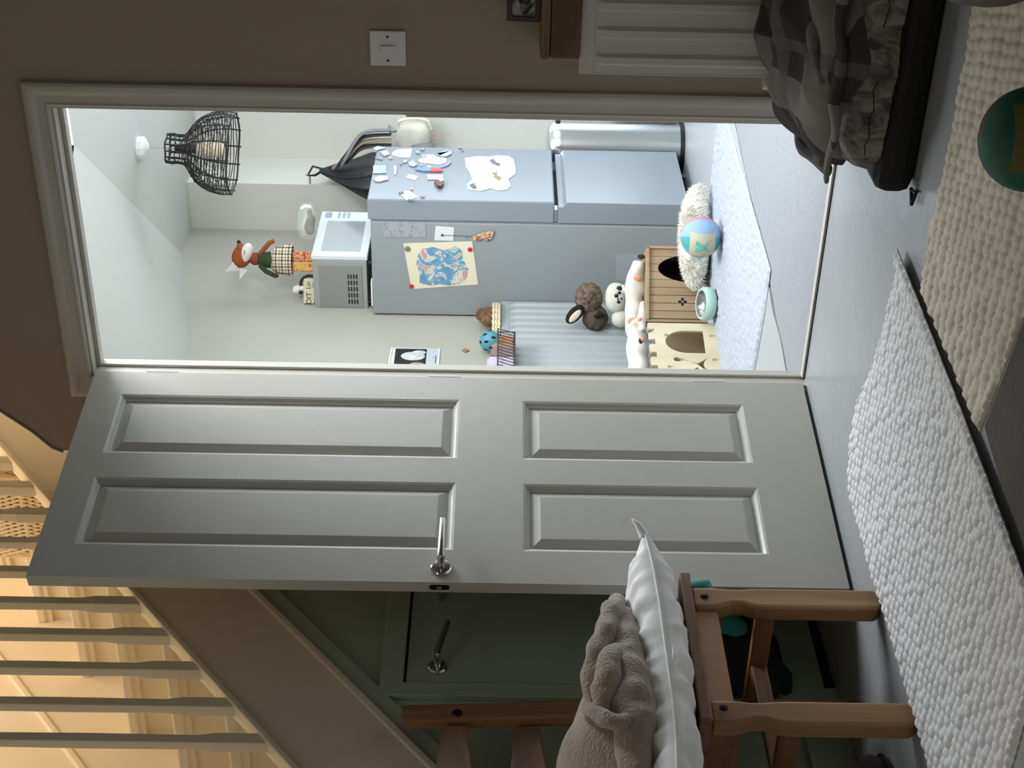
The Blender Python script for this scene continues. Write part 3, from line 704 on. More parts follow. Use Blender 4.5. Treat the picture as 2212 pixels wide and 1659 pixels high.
for k in range(3):   # stitched tucks on the front edge
    MB().tube([(-.33+.27*k+.02*i, -.307+.002*math.sin(i), .118+.004*math.sin(i*2.1+k)) for i in range(9)], .0014, 5).build('stitched_tuck', M_blk, db)
bd = thing('plaid_throw', 'rumpled dark grey tartan throw heaped over the dog bed', 'blanket', (1.30, -.305, .166))
M_tart = plaid('grey_tartan', rgb(66, 63, 60), rgb(128, 124, 118), rgb(98, 94, 90), 3.4, (0, 1), .30, .10, warp=.05)
def th(u, v):
    x, y = -.44+.9*u, -.315+.60*v
    a, b = 2*u-1, 2*v-1
    e = max(0, 1-abs(a)**5)**.6*max(0, 1-abs(b)**4)**.6
    h = .055+.030*math.sin(9*x+14*y+5*noise.noise(V((x*4, y*4, 0))))*.6+.022*math.sin(34*(y*.8+x*.25)+4*noise.noise(V((x*3, y*6, 5))))
    h += .025*noise.noise(V((x*7, y*7, 8)))+.020*(1-2*abs(noise.noise(V((x*3.2+y*4, y*9-x*5, 3)))))
    return max(-.04, h*e+.025*e-.035*(1-e))
def tp(u, v):
    a_, b_ = 2*u-1, 2*v-1
    x = .01+.45*a_*(1-.16*abs(b_)**5)+.02*noise.noise(V((v*5, 1, 1)))*(1-u); y = -.015+.30*b_*(1-.12*abs(a_)**5)+.03*math.sin(9*u+2)*(1-v)*(1-v)
    return (x, y, th(u, v))
mb = MB().grid(tp, 120, 90); mb.grid(lambda u, v: (tp(1-u, v)[0], tp(1-u, v)[1], tp(1-u, v)[2]-.010), 120, 90)
mb.build('throw_cloth', M_tart, bd, smooth=180)
roll([(-.425, -.26, .0), (-.30, -.315, .014), (-.12, -.325, .022), (.05, -.31, .034), (.2, -.32, .030), (.44, -.315, .045)], [.010, .016, .018, .020, .018, .02], 'folded_hem', 3, parent=bd, M=M_tart, amp=.6, fr=9, flat=.6)
roll([(-.435, -.20, -.01), (-.44, -.05, .015), (-.43, .10, .01), (-.41, .25, .0)], [.016, .022, .022, .016], 'hanging_fold', 8, parent=bd, M=M_tart, amp=.7, fr=10, flat=.6)
roll([(-.20, -.30, .055), (-.02, -.18, .075), (.15, -.12, .072), (.40, -.10, .075)], [.008, .022, .026, .02], 'raised_fold', 15, parent=bd, M=M_tart, amp=.8, fr=9)

# ================================================================== SOFT BALL TOYS
def ball_toy(name, label, loc, rz, cols, letter=True, R=.078, group=None, pmat=None):
    t = thing(name, label, 'toy ball', loc, rz, group)
    def seg(a0, a1, m, nm, r=R, v0=-.5, v1=.5):
        mb = MB(); 
        def f(u, v):
            th = a0+(a1-a0)*u; ph = PI*(v0+(v1-v0)*v)
            puff = r*(1+.02*math.sin(PI*u)*math.cos(ph))
            c = math.cos(ph)
            return (puff*c*math.sin(th), -puff*c*math.cos(th), R+puff*math.sin(ph))
        mb.grid(f, 10, 20); return mb.build(nm, m, t, smooth=180)
    n = len(cols)
    for i, c in enumerate(cols): seg(2*PI*i/n-PI/n, 2*PI*(i+1)/n-PI/n, c, 'gore')
    # flat appliqued patch on the front gore
    pm = MB(); N = 10
    def pf_(u, v):
        x = (-.5+u)*.098; z = (-.5+v)*.098
        d = math.sqrt(max(1e-6, (R*1.022)**2-x*x-z*z)); return (x, -d-.0012, R+z)
    pm.grid(pf_, N, N).build('patch', pmat or mat('cream_felt', rgb(186, 184, 160), .9), t, smooth=180)
    if letter:
        def onp(x, z): return (x, -math.sqrt((R*1.022)**2-x*x-z*z)-.0052, R+z)
        o_ = [(-.025, .027), (.025, .027), (.005, .0), (.028, -.030), (.0, -.007), (-.025, -.030), (-.006, .0)]
        m_ = MB(); m_.add([onp(x, z) for x, z in o_]+[onp(0, 0)], [(0, 1, 2, 6), (2, 3, 4), (6, 4, 5), (2, 4, 6)])
        m_.build('appliqued_mark', mat('teal_felt', rgb(84, 176, 172), .9), t)
    return t
Mt = lambda n, c: mat(n, c, .75, bump=.3, bscale=30)
c0 = at(1521, 512, 'z', .078)
ball_toy('soft_ball', 'pastel turquoise and lilac soft ball with a cream patch and teal mark', (c0.x, c0.y, .0135), FA-.62,
         [Mt('turquoise_satin', rgb(70, 160, 162)), Mt('sky_satin', rgb(140, 172, 206)), Mt('pink_satin', rgb(196, 130, 138)), Mt('mint_satin', rgb(130, 190, 180)), Mt('lilac_satin', rgb(214, 198, 226)), Mt('aqua_satin', rgb(110, 178, 198))])
ball_toy('soft_ball', 'dark green and navy soft ball with an olive patch on the worn rug', (1.33, -1.452, .0075), .40,
         [Mt('dark_green_satin', rgb(20, 78, 64)), Mt('green_satin2', rgb(26, 84, 68)), Mt('rust_satin', rgb(110, 66, 58)), Mt('green_satin3', rgb(42, 96, 84)), Mt('navy_satin', rgb(62, 70, 92)), Mt('green_satin4', rgb(36, 90, 76))], letter=False, pmat=mat('olive_felt', rgb(100, 92, 54), .9))

# rounded floor pouf close to the camera
so = thing('floor_pouf', 'mauve-grey round floor pouf cut off in the top right corner of the photo', 'pouf', (1.79, -1.27, 0), FA)
M_pouf = mat('mauve_grey_weave', rgb(104, 96, 92), .95, bump=.3, bscale=120)
MB().ell((0, 0, .155), (.30, .30, .155), 48, 24, pw=.85).build('cushion', M_pouf, so, smooth=180)
MB().tube([(.285*math.cos(a), .285*math.sin(a), .215+.0*a) for a in [2*PI*k/48 for k in range(48)]], .008, 8, closed=True).build('piping', mat('pouf_piping', rgb(130, 122, 116), .9), so, smooth=180)

# ================================================================== KITCHEN: PENDANT
PC = V((-.318, 2.33, 2.41))
pn = thing('pendant_lamp', 'black rattan pendant lamp hanging from the kitchen ceiling', 'lamp', tuple(PC))
MB().lathe([(.050, 0), (.050, -.022), (.044, -.030), (.016, -.044), (.006, -.046)][::-1], 10).build('ceiling_rose', M_white, pn, smooth=20)
MB().tube([(0, 0, -.044), (0, 0, -.20)], .0025, 8).build('cord', mat('grey_flex', rgb(170, 172, 172), .6), pn)
prof = [(.060, -.125), (.064, -.145), (.060, -.165), (.062, -.195), (.078, -.212), (.105, -.230), (.130, -.248), (.150, -.275), (.165, -.305), (.172, -.335), (.176, -.362), (.172, -.410)]
M_rat = mat('black_rattan', rgb(24, 20, 20), .55)
TL = Matrix.Translation((0, 0, -.125)) @ Matrix.Rotation(.07, 4, 'Y') @ Matrix.Translation((0, 0, .125))
def pr_r(z):
    for (r1, z1), (r2, z2) in zip(prof, prof[1:]):
        if z2 <= z <= z1: return r1+(r2-r1)*(z1-z)/(z1-z2)
    return prof[-1][0]
for k in range(14):
    a = 2*PI*k/14
    MB().tube([(r*math.cos(a), r*math.sin(a), z) for r, z in prof], .0034, 6, M=TL).build('rib', M_rat, pn)
zsn = [-.125, -.145, -.165, -.195, -.205, -.215, -.225, -.235]+[-.248-.0118*i for i in range(14)]
for i, z in enumerate(zsn):
    r = pr_r(z); th_ = .0042 if z in (-.125, -.248) or i == len(zsn)-1 else .0021
    MB().tube([((r+.002*math.sin(7*a+i))*math.cos(a), (r+.002*math.sin(7*a+i))*math.sin(a), z+.002*math.sin(5*a+i*2)) for a in [2*PI*j/48 for j in range(48)]], th_, 5, closed=True, M=TL).build('hoop', M_rat, pn)
zz_ = MB()
for row, (za, zb_) in enumerate([(-.225, -.262), (-.262, -.31), (-.31, -.358)]):
    n = 56
    zz_.tube([((pr_r(za if j % 2 else zb_)+.002)*math.cos(2*PI*j/n), (pr_r(za if j % 2 else zb_)+.002)*math.sin(2*PI*j/n), za if j % 2 else zb_) for j in range(n)], .0016, 4, closed=True, M=TL)
zz_.build('woven_lattice', M_rat, pn, kind='stuff')
MB().lathe([(.018, -.16), (.020, -.20), (.020, -.24), (.014, -.245)], 16).build('lamp_holder', M_rat, pn, smooth=40)
MB().lathe([(.013, -.245), (.030, -.265), (.034, -.30), (.034, -.345), (.022, -.362), (.002, -.366)], 18).build('bulb', mat('cream_bulb', rgb(232, 214, 184), .4), pn, smooth=50)

# ================================================================== FRIDGE
FX, FY0, FY1 = -.522, 2.300, 2.880
ff = thing('fridge_freezer', 'tall white fridge freezer covered with magnets and drawings', 'fridge', (-.8, 2.59, 0))
fo = V((.8, -2.59, 0)); fx = lambda mb: xf(mb, Matrix.Translation(fo))
fx(MB().box(-1.092, -.630, FY0, FY1, .04, 1.430)).build('body', M_fridge_s, ff, bevel=.006)
fx(MB().box(-1.08, -.64, FY0+.02, FY1-.02, .0, .04)).build('plinth', M_black, ff)
fx(MB().box(-.622, FX, FY0-.002, FY1+.002, .628, 1.440)).build('door', M_fridge, ff, bevel=.006)
fx(MB().box(-.630, -.622, FY0+.004, FY1-.004, .05, 1.425)).build('door_seal', mat('seal_grey', rgb(120, 128, 132), .7), ff)
# freezer door with bevelled grip along its top edge
fx(MB().prism([(-.622, .045), (FX, .045), (FX, .575), (FX-.022, .590), (FX-.022, .612), (-.622, .612)], 'y', FY0-.002, FY1+.002)).build('freezer_door', M_fridge, ff, bevel=.003)
fx(MB().box(-.618, -.560, FY0+.004, FY0+.05, .614, .627)).build('hinge', M_steel, ff)
fx(MB().box(-.95, -.70, FY1-.18, FY1-.02, 1.43, 1.442)).build('top_hinge_cover', M_white, ff)
fx(MB().box(-1.05, -.93, FY0+.0, FY0+.04, 1.43, 1.437)).build('top_rear_strip', M_white, ff)

# --- paper and magnets on the fridge
def paper_side(name, label, cat, pts, m, t=.0012, lift=.001, parent=None, group=None):
    """flat outline fixed to the fridge side (plane y = FY0)"""
    P_ = [at(px, py, 'y', FY0-lift) for px, py in pts]; c = sum(P_, V())/len(P_)
    o = MB().prism([(p.x-c.x, p.z-c.z) for p in P_], 'y', -t, 0).build(name, m, parent)
    o.location = (c.x, FY0-lift, c.z)
    if cat: tag(o, label, cat, group)
    return o
def paper_front(name, label, cat, pts, m, t=.002, lift=.001, group=None):
    """flat outline fixed to the fridge door (plane x = FX)"""
    P_ = [at(px, py, 'x', FX+lift) for px, py in pts]; c = sum(P_, V())/len(P_)
    o = MB().prism([(p.y-c.y, p.z-c.z) for p in P_], 'x', 0, t).build(name, m)
    o.location = (FX+lift, c.y, c.z)
    if cat: tag(o, label, cat, group)
    return o
def disc(px, py, r, m, label, n=20):
    p = at(px, py, 'y', FY0-.003)
    o = MB().lathe([(r, 0), (r, .004), (r*.8, .006)], n, M=Matrix.Rotation(PI/2, 4, 'X')).build('magnet', m, smooth=40)
    o.location = (p.x, FY0-.0035, p.z); return tag(o, label, 'magnet')
M_cream = mat('cream_paper', rgb(226, 218, 190), .9); M_paper = mat('white_paper', rgb(216, 220, 222), .9)
M_water = ramp_mat('watercolour', 'noise', 16, [(.0, rgb(214, 196, 170)), (.36, rgb(190, 150, 150)), (.42, rgb(224, 216, 196)), (.46, rgb(120, 166, 192)), (.56, rgb(88, 142, 178)), (.62, rgb(216, 210, 196)), (.66, rgb(150, 180, 190)), (.74, rgb(176, 112, 118))], .8)
pt = thing('painting', 'blue and pink watercolour painting on cream paper pinned to the fridge side', 'painting', tuple(at(952, 571, 'y', FY0-.001)))
off2 = -V(pt.location)
def side_poly(pts, lift, t, nm, m):
    P_ = [at(px, py, 'y', FY0)+off2 for px, py in pts]
    MB().prism([(p.x, p.z) for p in P_], 'y', -lift-t, -lift).build(nm, m, pt)
side_poly([(871, 525), (1020, 521), (1033, 614), (889, 624)], 0, .0012, 'sheet', M_cream)
side_poly([(912, 537), (935, 533), (960, 540), (985, 531), (998, 541), (1000, 560), (1012, 580), (1008, 600), (995, 613), (970, 616), (950, 613), (930, 617), (906, 610), (907, 590), (899, 570), (903, 550)], .0014, .0006, 'painted_area', M_water)
disc(880, 537, .0125, mat('grey_magnet', rgb(118, 118, 104), .5), 'round grey-green magnet on the top right corner of the painting')
disc(1015, 538.5, .010, mat('red_magnet', rgb(184, 36, 56), .5), 'round red magnet on the lower right corner of the painting')
disc(889, 618, .010, MATS['red_magnet'], 'round red magnet on the top left corner of the painting')
M_draw = ramp_mat('pencil_drawing', 'noise', 40, [(.38, rgb(140, 140, 148)), (.46, rgb(158, 162, 170))], .9, stretch=(.6, 1, 1.6))
paper_side('drawing', 'pale pencil drawing on a long grey paper at the top of the fridge side', 'drawing', [(827, 479), (919, 481), (920, 512), (830, 512)], M_draw)
paper_side('note', 'small white paper note beside the pencil drawing on the fridge side', 'note', [(941, 488), (981, 491), (979, 520), (938, 519)], M_paper)
paper_side('clear_sheet', 'clear square plastic sheet stuck low on the fridge side behind the plush toys', 'sheet', [(1330, 549), (1385, 548), (1385, 608), (1330, 606)], mat('clear_film', rgb(158, 165, 168), .15), .0015)
fg = thing('hanging_charm', 'small brown paper charm hanging on a string from a red magnet on the fridge', 'ornament', tuple(at(1040, 510, 'y', FY0-.002)))
q = lambda px, py, d=.004: tuple(at(px, py, 'y', FY0-d)-V(fg.location))
MB().tube([q(955, 508), q(990, 509), q(1024, 511)], .0012, 5).build('string', mat('grey_string', rgb(110, 108, 108), .8), fg)
MB().tube([q(1008, 509), q(1009, 516)], .0012, 5).build('knot', MATS['grey_string'], fg)
MB().ell(q(955, 508), (.0055, .005, .0055), 12, 8).build('magnet', mat('dark_red_magnet', rgb(110, 20, 36), .4), fg, smooth=90)
P_ = [V(q(*p)) for p in [(1021, 511), (1032, 506), (1047, 500), (1067, 498), (1063, 514), (1050, 520), (1044, 514), (1033, 519), (1023, 518)]]
MB().prism([(p.x, p.z) for p in P_], 'y', -.008, -.004).build('folded_paper', ramp_mat('kraft_paper', 'noise', 60, [(.4, rgb(120, 70, 50)), (.55, rgb(222, 190, 150))]), fg)
# front door papers
M_catp = ramp_mat('white_torn_paper', 'noise', 24, [(.30, rgb(206, 204, 180)), (.40, rgb(226, 230, 232))], .8)
ct = [(1004, 342), (1030, 338), (1055, 339), (1075, 336), (1100, 338), (1110, 346), (1114, 365), (1113, 377), (1098, 388), (1103, 402), (1096, 410), (1078, 412), (1060, 407), (1050, 410), (1038, 413), (1010, 410), (1009, 398), (1020, 388), (1014, 372), (1006, 360)]
paper_front('torn_paper', 'torn white paper cut-out in the middle of the fridge door', 'drawing', ct, M_catp)
def mag(label, pts, c, name='magnet', t=.004, lift=.0035, rough=.5, group=None):
    k = 'm%d_%d_%d' % tuple(int(x) for x in c)
    return paper_front(name, label, 'magnet', pts, mat(k, rgb(*c), rough), t, lift, group)
mag('dark grey triangular magnet near the top of the torn white paper', [(1058, 347), (1066, 345), (1072, 352), (1080, 354), (1078, 359), (1070, 356), (1062, 352)], (104, 104, 112))
mag('olive green leaf-shaped magnet at the centre of the torn white paper', [(1063, 375), (1074, 373), (1072, 379), (1082, 384), (1078, 390), (1066, 382), (1070, 379)], (134, 134, 84))
mag('small dark grey magnet at the lower edge of the torn white paper', [(1014, 400), (1025, 397), (1026, 401), (1030, 406), (1022, 408)], (92, 98, 98))
mag('faded pink rectangular card at the top of the fridge door', [(858, 323), (890, 321), (889, 332), (886, 341), (862, 340), (848, 336), (846, 330)], (226, 198, 196), 'card', .001, .001)
mag('pale grey curved magnet in the top right corner of the fridge door', [(806, 321), (816, 317), (834, 320), (826, 322), (812, 326)], (190, 196, 206))
mag('pale mauve wavy magnet under the top right corner of the fridge door', [(821, 329), (836, 326), (842, 334), (830, 338)], (208, 200, 206))
mag('thin grey-pink stick magnet beside the pink card', [(810, 340), (827, 343), (826, 346), (811, 342)], (160, 152, 164))
mag('small pink oval magnet at the left edge of the pink card', [(840, 340), (847, 340), (848, 344), (841, 344)], (190, 170, 176))
mag('light blue square photo magnet at the top of the fridge door', [(806, 358), (834, 358), (835, 374), (806, 375)], (164, 194, 220), 'photo_magnet', .002)
mag('beige wavy bone-shaped magnet below the light blue photo magnet', [(806, 387), (820, 381), (838, 383), (839, 389), (828, 391), (824, 393), (812, 393)], (198, 190, 190))
mag('pale pink diamond-shaped sticker in the middle of the fridge door top', [(876, 384), (883, 376), (904, 381), (897, 390)], (222, 186, 190), 'sticker', .0008, .001)
o1 = mag('blue and red toy aeroplane magnet, blue nose half', [(895, 367), (912, 363), (930, 364), (930, 371), (915, 371)], (110, 146, 184), t=.006)
o2 = mag('red tail piece of the aeroplane magnet beside the blue nose', [(930, 364), (944, 365), (957, 368), (956, 371), (942, 372), (930, 371)], (206, 84, 92), t=.006)
mag('pale grey fin magnet above the red tail piece', [(924, 358), (929, 359), (934, 363), (923, 364)], (178, 190, 192))
mag('white envelope-shaped card below the red tail piece', [(922, 378), (957, 378), (957, 388), (924, 388)], (222, 222, 224), 'card', .002)
ck = mag('glossy dark red berry-shaped magnet casting a shadow below the white card', [(938, 397), (944, 394), (952, 398), (959, 395), (958, 402), (952, 408), (945, 406)], (90, 28, 26), t=.014, rough=.15)
mag('small white bow magnet above the dark red berry-shaped magnet', [(947, 389), (953, 392), (959, 390), (957, 398), (951, 397)], (226, 210, 206), t=.010)
mag('purple and blue drawing on white paper in the upper right of the fridge door', [(910, 334), (936, 334), (944, 338), (964, 342), (965, 352), (950, 356), (930, 354), (908, 352), (902, 346), (911, 342)], (196, 200, 216), 'drawing', .001, .001)
mag('blue patch stuck on the purple and blue drawing', [(910, 335), (919, 334), (924, 338), (916, 342), (910, 340)], (150, 166, 216), 'sticker', .001, .0022)
mag('pink patch stuck on the purple and blue drawing', [(924, 336), (937, 335), (942, 342), (926, 348), (920, 344)], (214, 190, 196), 'sticker', .001, .0022)
mag('green stripe stuck on the purple and blue drawing', [(944, 344), (964, 348), (964, 352), (948, 350), (924, 354), (922, 351)], (178, 196, 190), 'sticker', .001, .0022)
mag('outlined grey whale-shaped magnet at the top right of the drawing', [(944, 333), (951, 337), (954, 329), (964, 326), (973, 327), (976, 333), (966, 338), (955, 339)], (196, 196, 206))
mag('small grey eye-shaped magnet above the drawing', [(908, 323), (913, 321), (918, 323), (914, 326)], (150, 162, 174))
mag('small grey ring-shaped magnet at the corner of the drawing', [(897, 327), (904, 326), (908, 332), (899, 332)], (158, 170, 180))
mag('pale grey oval magnet left of the drawing', [(871, 349), (876, 346), (881, 349), (877, 352), (871, 352)], (170, 182, 190))
mag('tiny dark grey stick magnet left of the pale grey oval magnet', [(863, 352), (866, 352), (869, 356), (866, 357)], (140, 152, 164))
mag('grey cloud-shaped magnet below the drawing', [(882, 352), (892, 348), (902, 357), (894, 361), (884, 358)], (170, 180, 188))
mag('small grey bean-shaped magnet right of the cloud-shaped magnet', [(908, 356), (914, 357), (915, 360), (908, 359)], (152, 164, 176))
mag('long purple-grey curved magnet at the lower right of the drawing', [(948, 361), (958, 360), (972, 350), (975, 352), (966, 359), (952, 363)], (164, 160, 182))
mag('tiny grey hook magnet at the far edge of the fridge door', [(991, 317), (997, 317), (998, 321), (992, 321)], (140, 160, 172))
mag('tiny blue-grey dot magnet by the grey hook magnet', [(997, 325), (1001, 324), (1001, 327), (997, 327)], (120, 144, 156))
kite = paper_front('kite_drawing', 'diamond-shaped folded paper drawing low on the upper fridge door', 'drawing', [(861, 416), (876, 413), (884, 411), (903, 425), (882, 434), (878, 433)], ramp_mat('kite_print', 'noise', 60, [(.40, rgb(176, 176, 186)), (.5, rgb(226, 226, 220)), (.6, rgb(208, 196, 170))]), .001)
mag('brown letter-shaped magnet on the left tip of the diamond drawing', [(861, 417), (868, 416), (870, 413), (872, 418), (864, 419)], (120, 100, 98))
mag('pinkish triangular magnet on the upper tip of the diamond drawing', [(883, 410), (888, 406), (893, 411)], (190, 160, 152))
mag('small brown arrow magnet right of the diamond drawing', [(907, 425), (914, 423), (917, 421), (917, 427), (908, 426)], (160, 136, 136))
mag('black ring magnet on the lower tip of the diamond drawing', [(880, 433), (885, 431), (889, 434), (887, 437), (882, 435)], (74, 86, 88))
mag('white oval plastic hook left of the pink sticker', [(851, 361), (855, 360), (857, 366), (855, 378), (852, 378)], (240, 244, 246), 'hook', .006)

# ================================================================== MICROWAVE
mw = thing('microwave', 'silver microwave oven with a mirrored door standing on the fridge', 'microwave', (-.85, 2.36, 1.440))
MX0, MX1, MD = -.262, .018, .46     # local x (depth of the case), y along the front
M_mws = mat('silver_paint', rgb(168, 170, 170), .42, metal=.3); M_mwf = mat('mirror_front', rgb(206, 214, 220), .16, metal=.65)
MB().box(MX0, MX1-.022, 0, MD, .018, .262).build('case', M_mws, mw, bevel=.004)
MB().box(MX1-.021, MX1, -.001, MD*.815, .014, .266).build('door', mat('door_frame_silver', rgb(226, 232, 236), .25, metal=.2), mw, bevel=.003)
MB().box(MX1, MX1+.002, .045, MD*.77, .05, .228).build('door_window', M_mwf, mw, bevel=.002)
MB().box(MX1-.021, MX1, MD*.82, MD, .014, .266).build('control_panel', mat('panel_silver', rgb(228, 234, 238), .3, metal=.1), mw, bevel=.003)
MB().box(MX1, MX1+.002, MD*.85, MD*.97, .215, .245).build('display', mat('lcd_grey', rgb(150, 166, 178), .3), mw)
for i in range(3): MB().box(MX1, MX1+.003, MD*.85, MD*.97, .130+.022*i-.0, .142+.022*i).build('button', mat('button_grey', rgb(168, 180, 188), .4), mw, bevel=.001)
MB().box(MX1, MX1+.003, MD*.84, MD*.98, .03, .06).build('open_button', M_white, mw, bevel=.001)
# raised side plate with slots
MB().box(MX0+.020, MX1-.045, -.004, 0, .040, .236).build('side_plate', mat('side_plate_grey', rgb(150, 151, 150), .5, metal=.3), mw, bevel=.003)
for i in range(5):
    for j in range(4):
        x = MX0+.040+.032*i; z = .062+.0125*j
        MB().box(x, x+.022, -.0052, -.0038, z, z+.006).build('vent_slot', M_black, mw)
for x in (MX0+.03, MX1-.05):
    for y in (.03, MD-.03): MB().lathe([(.012, 0), (.012, .018)], 12, c=(x, y, 0)).build('foot', M_black, mw)
tag(MB().box(-1.075, -.90, 2.345, 2.38, 1.4305, 1.4395).build('black_gap_strip', M_black), 'thin black strip standing in for the dark gap under the microwave', 'gap strip')  # black strip paints the shade in the gap below the microwave

# fox doll
TOPZ = 1.440+.263
fd = thing('fox_doll', 'fox doll in green jumper and checked skirt sitting on the microwave', 'doll', (-.935, 2.50, TOPZ), FA-.1)
M_fox = mat('rust_felt', rgb(158, 84, 48), .95, bump=.2, bscale=90, var=.1); M_foxw = mat('white_felt', rgb(226, 222, 212), .95)
z = lambda px: at(px, 565, 'y', 2.5).z-TOPZ+.0
MB().ell((.02, 0, .340), (.056, .050, .044), 24, 16, rot=(0, .35, 0), amp=.003, freq=30).build('head', M_fox, fd, smooth=180)
MB().ell((.034, -.018, .318), (.048, .036, .028), 20, 14, rot=(0, .35, 0)).build('muzzle', M_foxw, fd, smooth=180)
MB().ell((.060, -.026, .344), (.026, .018, .015), 16, 10, rot=(0, -.15, 0)).build('snout', M_fox, fd, smooth=180)
MB().ell((.084, -.034, .349), (.009, .009, .009), 12, 8).build('nose', M_black, fd, smooth=180)
MB().tube([(.026, -.052, .324), (.032, -.055, .318), (.040, -.054, .318), (.046, -.052, .323)], .0013, 5).build('closed_eye', M_black, fd)
MB().add([(-.046, -.012, .350), (-.004, -.030, .372), (-.052, -.030, .412), (-.022, .012, .366)], [(0, 1, 2), (1, 3, 2), (3, 0, 2), (0, 3, 1)]).build('ear', M_foxw, fd)
MB().add([(-.044, -.012, .312), (-.034, -.030, .346), (-.088, -.028, .346), (-.040, .012, .332)], [(0, 1, 2), (1, 3, 2), (3, 0, 2), (0, 3, 1)]).build('ear', M_foxw, fd)
MB().lathe([(.022, .262), (.030, .272), (.028, .290), (.020, .302)], 16, c=(.008, 0, 0)).build('scarf', mat('rust_scarf', rgb(140, 66, 44), .95), fd, smooth=60)
MB().lathe([(.040, .195), (.038, .215), (.033, .245), (.022, .268)], 20, c=(.004, 0, 0)).build('jumper', mat('green_knit', rgb(52, 68, 44), .95, bump=.4, bscale=150), fd, smooth=60)
sk = MB(); n = 64
for i, (r, h) in enumerate([(.042, .205), (.056, .190), (.066, .150), (.072, .112), (.070, .108)]):
    for j in range(n):
        a = 2*PI*j/n; rr = r*(1+.05*math.sin(a*14)*(i > 1)); sk.v.append((.004+rr*math.cos(a), rr*math.sin(a)*.8, h))
sk.f = [(i*n+j, i*n+(j+1) % n, (i+1)*n+(j+1) % n, (i+1)*n+j) for i in range(4) for j in range(n)]
sk.build('checked_skirt', plaid('skirt_check', rgb(230, 218, 196), rgb(60, 36, 24), rgb(74, 48, 34), 34, (0, 2), .22, .10), fd, smooth=60)
MB().tube([(.028, -.01, .258), (.058, -.02, .232), (.082, -.02, .212), (.092, -.02, .190)], [.011, .011, .011, .010], 10).build('arm', M_fox, fd, smooth=60)
MB().tube([(-.022, -.01, .255), (-.048, -.028, .225), (-.062, -.03, .195)], [.012, .012, .011], 10).build('arm', MATS['green_knit'], fd, smooth=60)
MB().ell((-.066, -.03, .183), (.012, .012, .016), 12, 8).build('paw', mat('brown_paw', rgb(84, 48, 30), .9), fd, smooth=90)
M_pr = ramp_mat('patterned_trousers', 'voronoi', 60, [(.1, rgb(120, 44, 40)), (.3, rgb(208, 130, 100)), (.5, rgb(226, 178, 120)), (.7, rgb(190, 70, 60))], .9)
M_pr2 = ramp_mat('yellow_patterned_cloth', 'noise', 40, [(.38, rgb(196, 96, 66)), (.5, rgb(222, 184, 112)), (.62, rgb(206, 150, 70))], .9)
MB().box(.0, .044, -.024, .020, 0, .108).build('trouser_leg', M_pr, fd, bevel=.008)
MB().box(-.046, -.002, -.026, .018, 0, .108).build('trouser_leg', M_pr2, fd, bevel=.008)

# clear bag with contents
cb = thing('clear_bag', 'clear plastic bag holding grey crumpled items on top of the microwave', 'bag', (-.755, 2.55, TOPZ), FA)
def bag_mat():
    m = bpy.data.materials.new('clear_plastic'); m.use_nodes = True; b = m.node_tree.nodes['Principled BSDF']
    b.inputs['Base Color'].default_value = rgb(222, 226, 216); b.inputs['Roughness'].default_value = .12; b.inputs['Alpha'].default_value = .26; return m
M_bag = bag_mat()
MB().ell((0, 0, .040), (.080, .045, .042), 32, 18, amp=.010, freq=26, pw=.6).build('film', M_bag, cb, smooth=60)
MB().ell((-.005, -.01, .024), (.058, .03, .020), 24, 12, amp=.016, freq=40).build('contents', mat('taupe_cloth', rgb(96, 84, 70), .9), cb, smooth=60)
MB().tube([(.052, -.03, .062), (.064, -.034, .04), (.058, -.034, .016)], [.008, .010, .006], 8).build('contents', M_white, cb, smooth=60)

# wooden sign with white figure and black wreath
sg = thing('lettered_sign', 'small cream wooden sign with dark lettering and a white bird figure on top', 'sign', (-1.043, 2.425, TOPZ), FA)
MB().box(-.062, .052, -.006, .006, .004, .054).build('board', mat('cream_wood', rgb(206, 202, 168), .8), sg, bevel=.002)
t_ = text_mb('DIT', .034); xf(t_, Matrix.Translation((-.038, -.0066, .028)) @ Matrix.Rotation(PI/2, 4, 'X')); t_.build('lettering', M_black, sg)
t_ = text_mb('Lin', .030); xf(t_, Matrix.Translation((.022, -.0066, .032)) @ Matrix.Rotation(PI/2, 4, 'X')); t_.build('lettering', M_black, sg)
t_ = text_mb('pcr', .017); xf(t_, Matrix.Translation((.024, -.0066, .011)) @ Matrix.Rotation(PI/2, 4, 'X')); t_.build('lettering', M_black, sg)
MB().ell((.002, 0, .086), (.021, .016, .019), 18, 12, amp=.004, freq=60).build('figure_head', M_foxw, sg, smooth=180)
MB().ell((.006, 0, .062), (.013, .012, .013), 14, 10).build('figure_neck', M_foxw, sg, smooth=180)
MB().ell((-.012, -.008, .066), (.009, .006, .010), 12, 8).build('figure_face', M_black, sg, smooth=90)
MB().box(-.06, .05, -.01, .01, 0, .004).build('base', M_black, sg)
ws = MB().tube([(.036*math.cos(a)+.030, .012, .030+.040*math.sin(a)) for a in [PI*k/16 for k in range(-2, 13)]], .0065, 8).build('wreath_hoop', M_black, sg, smooth=90)

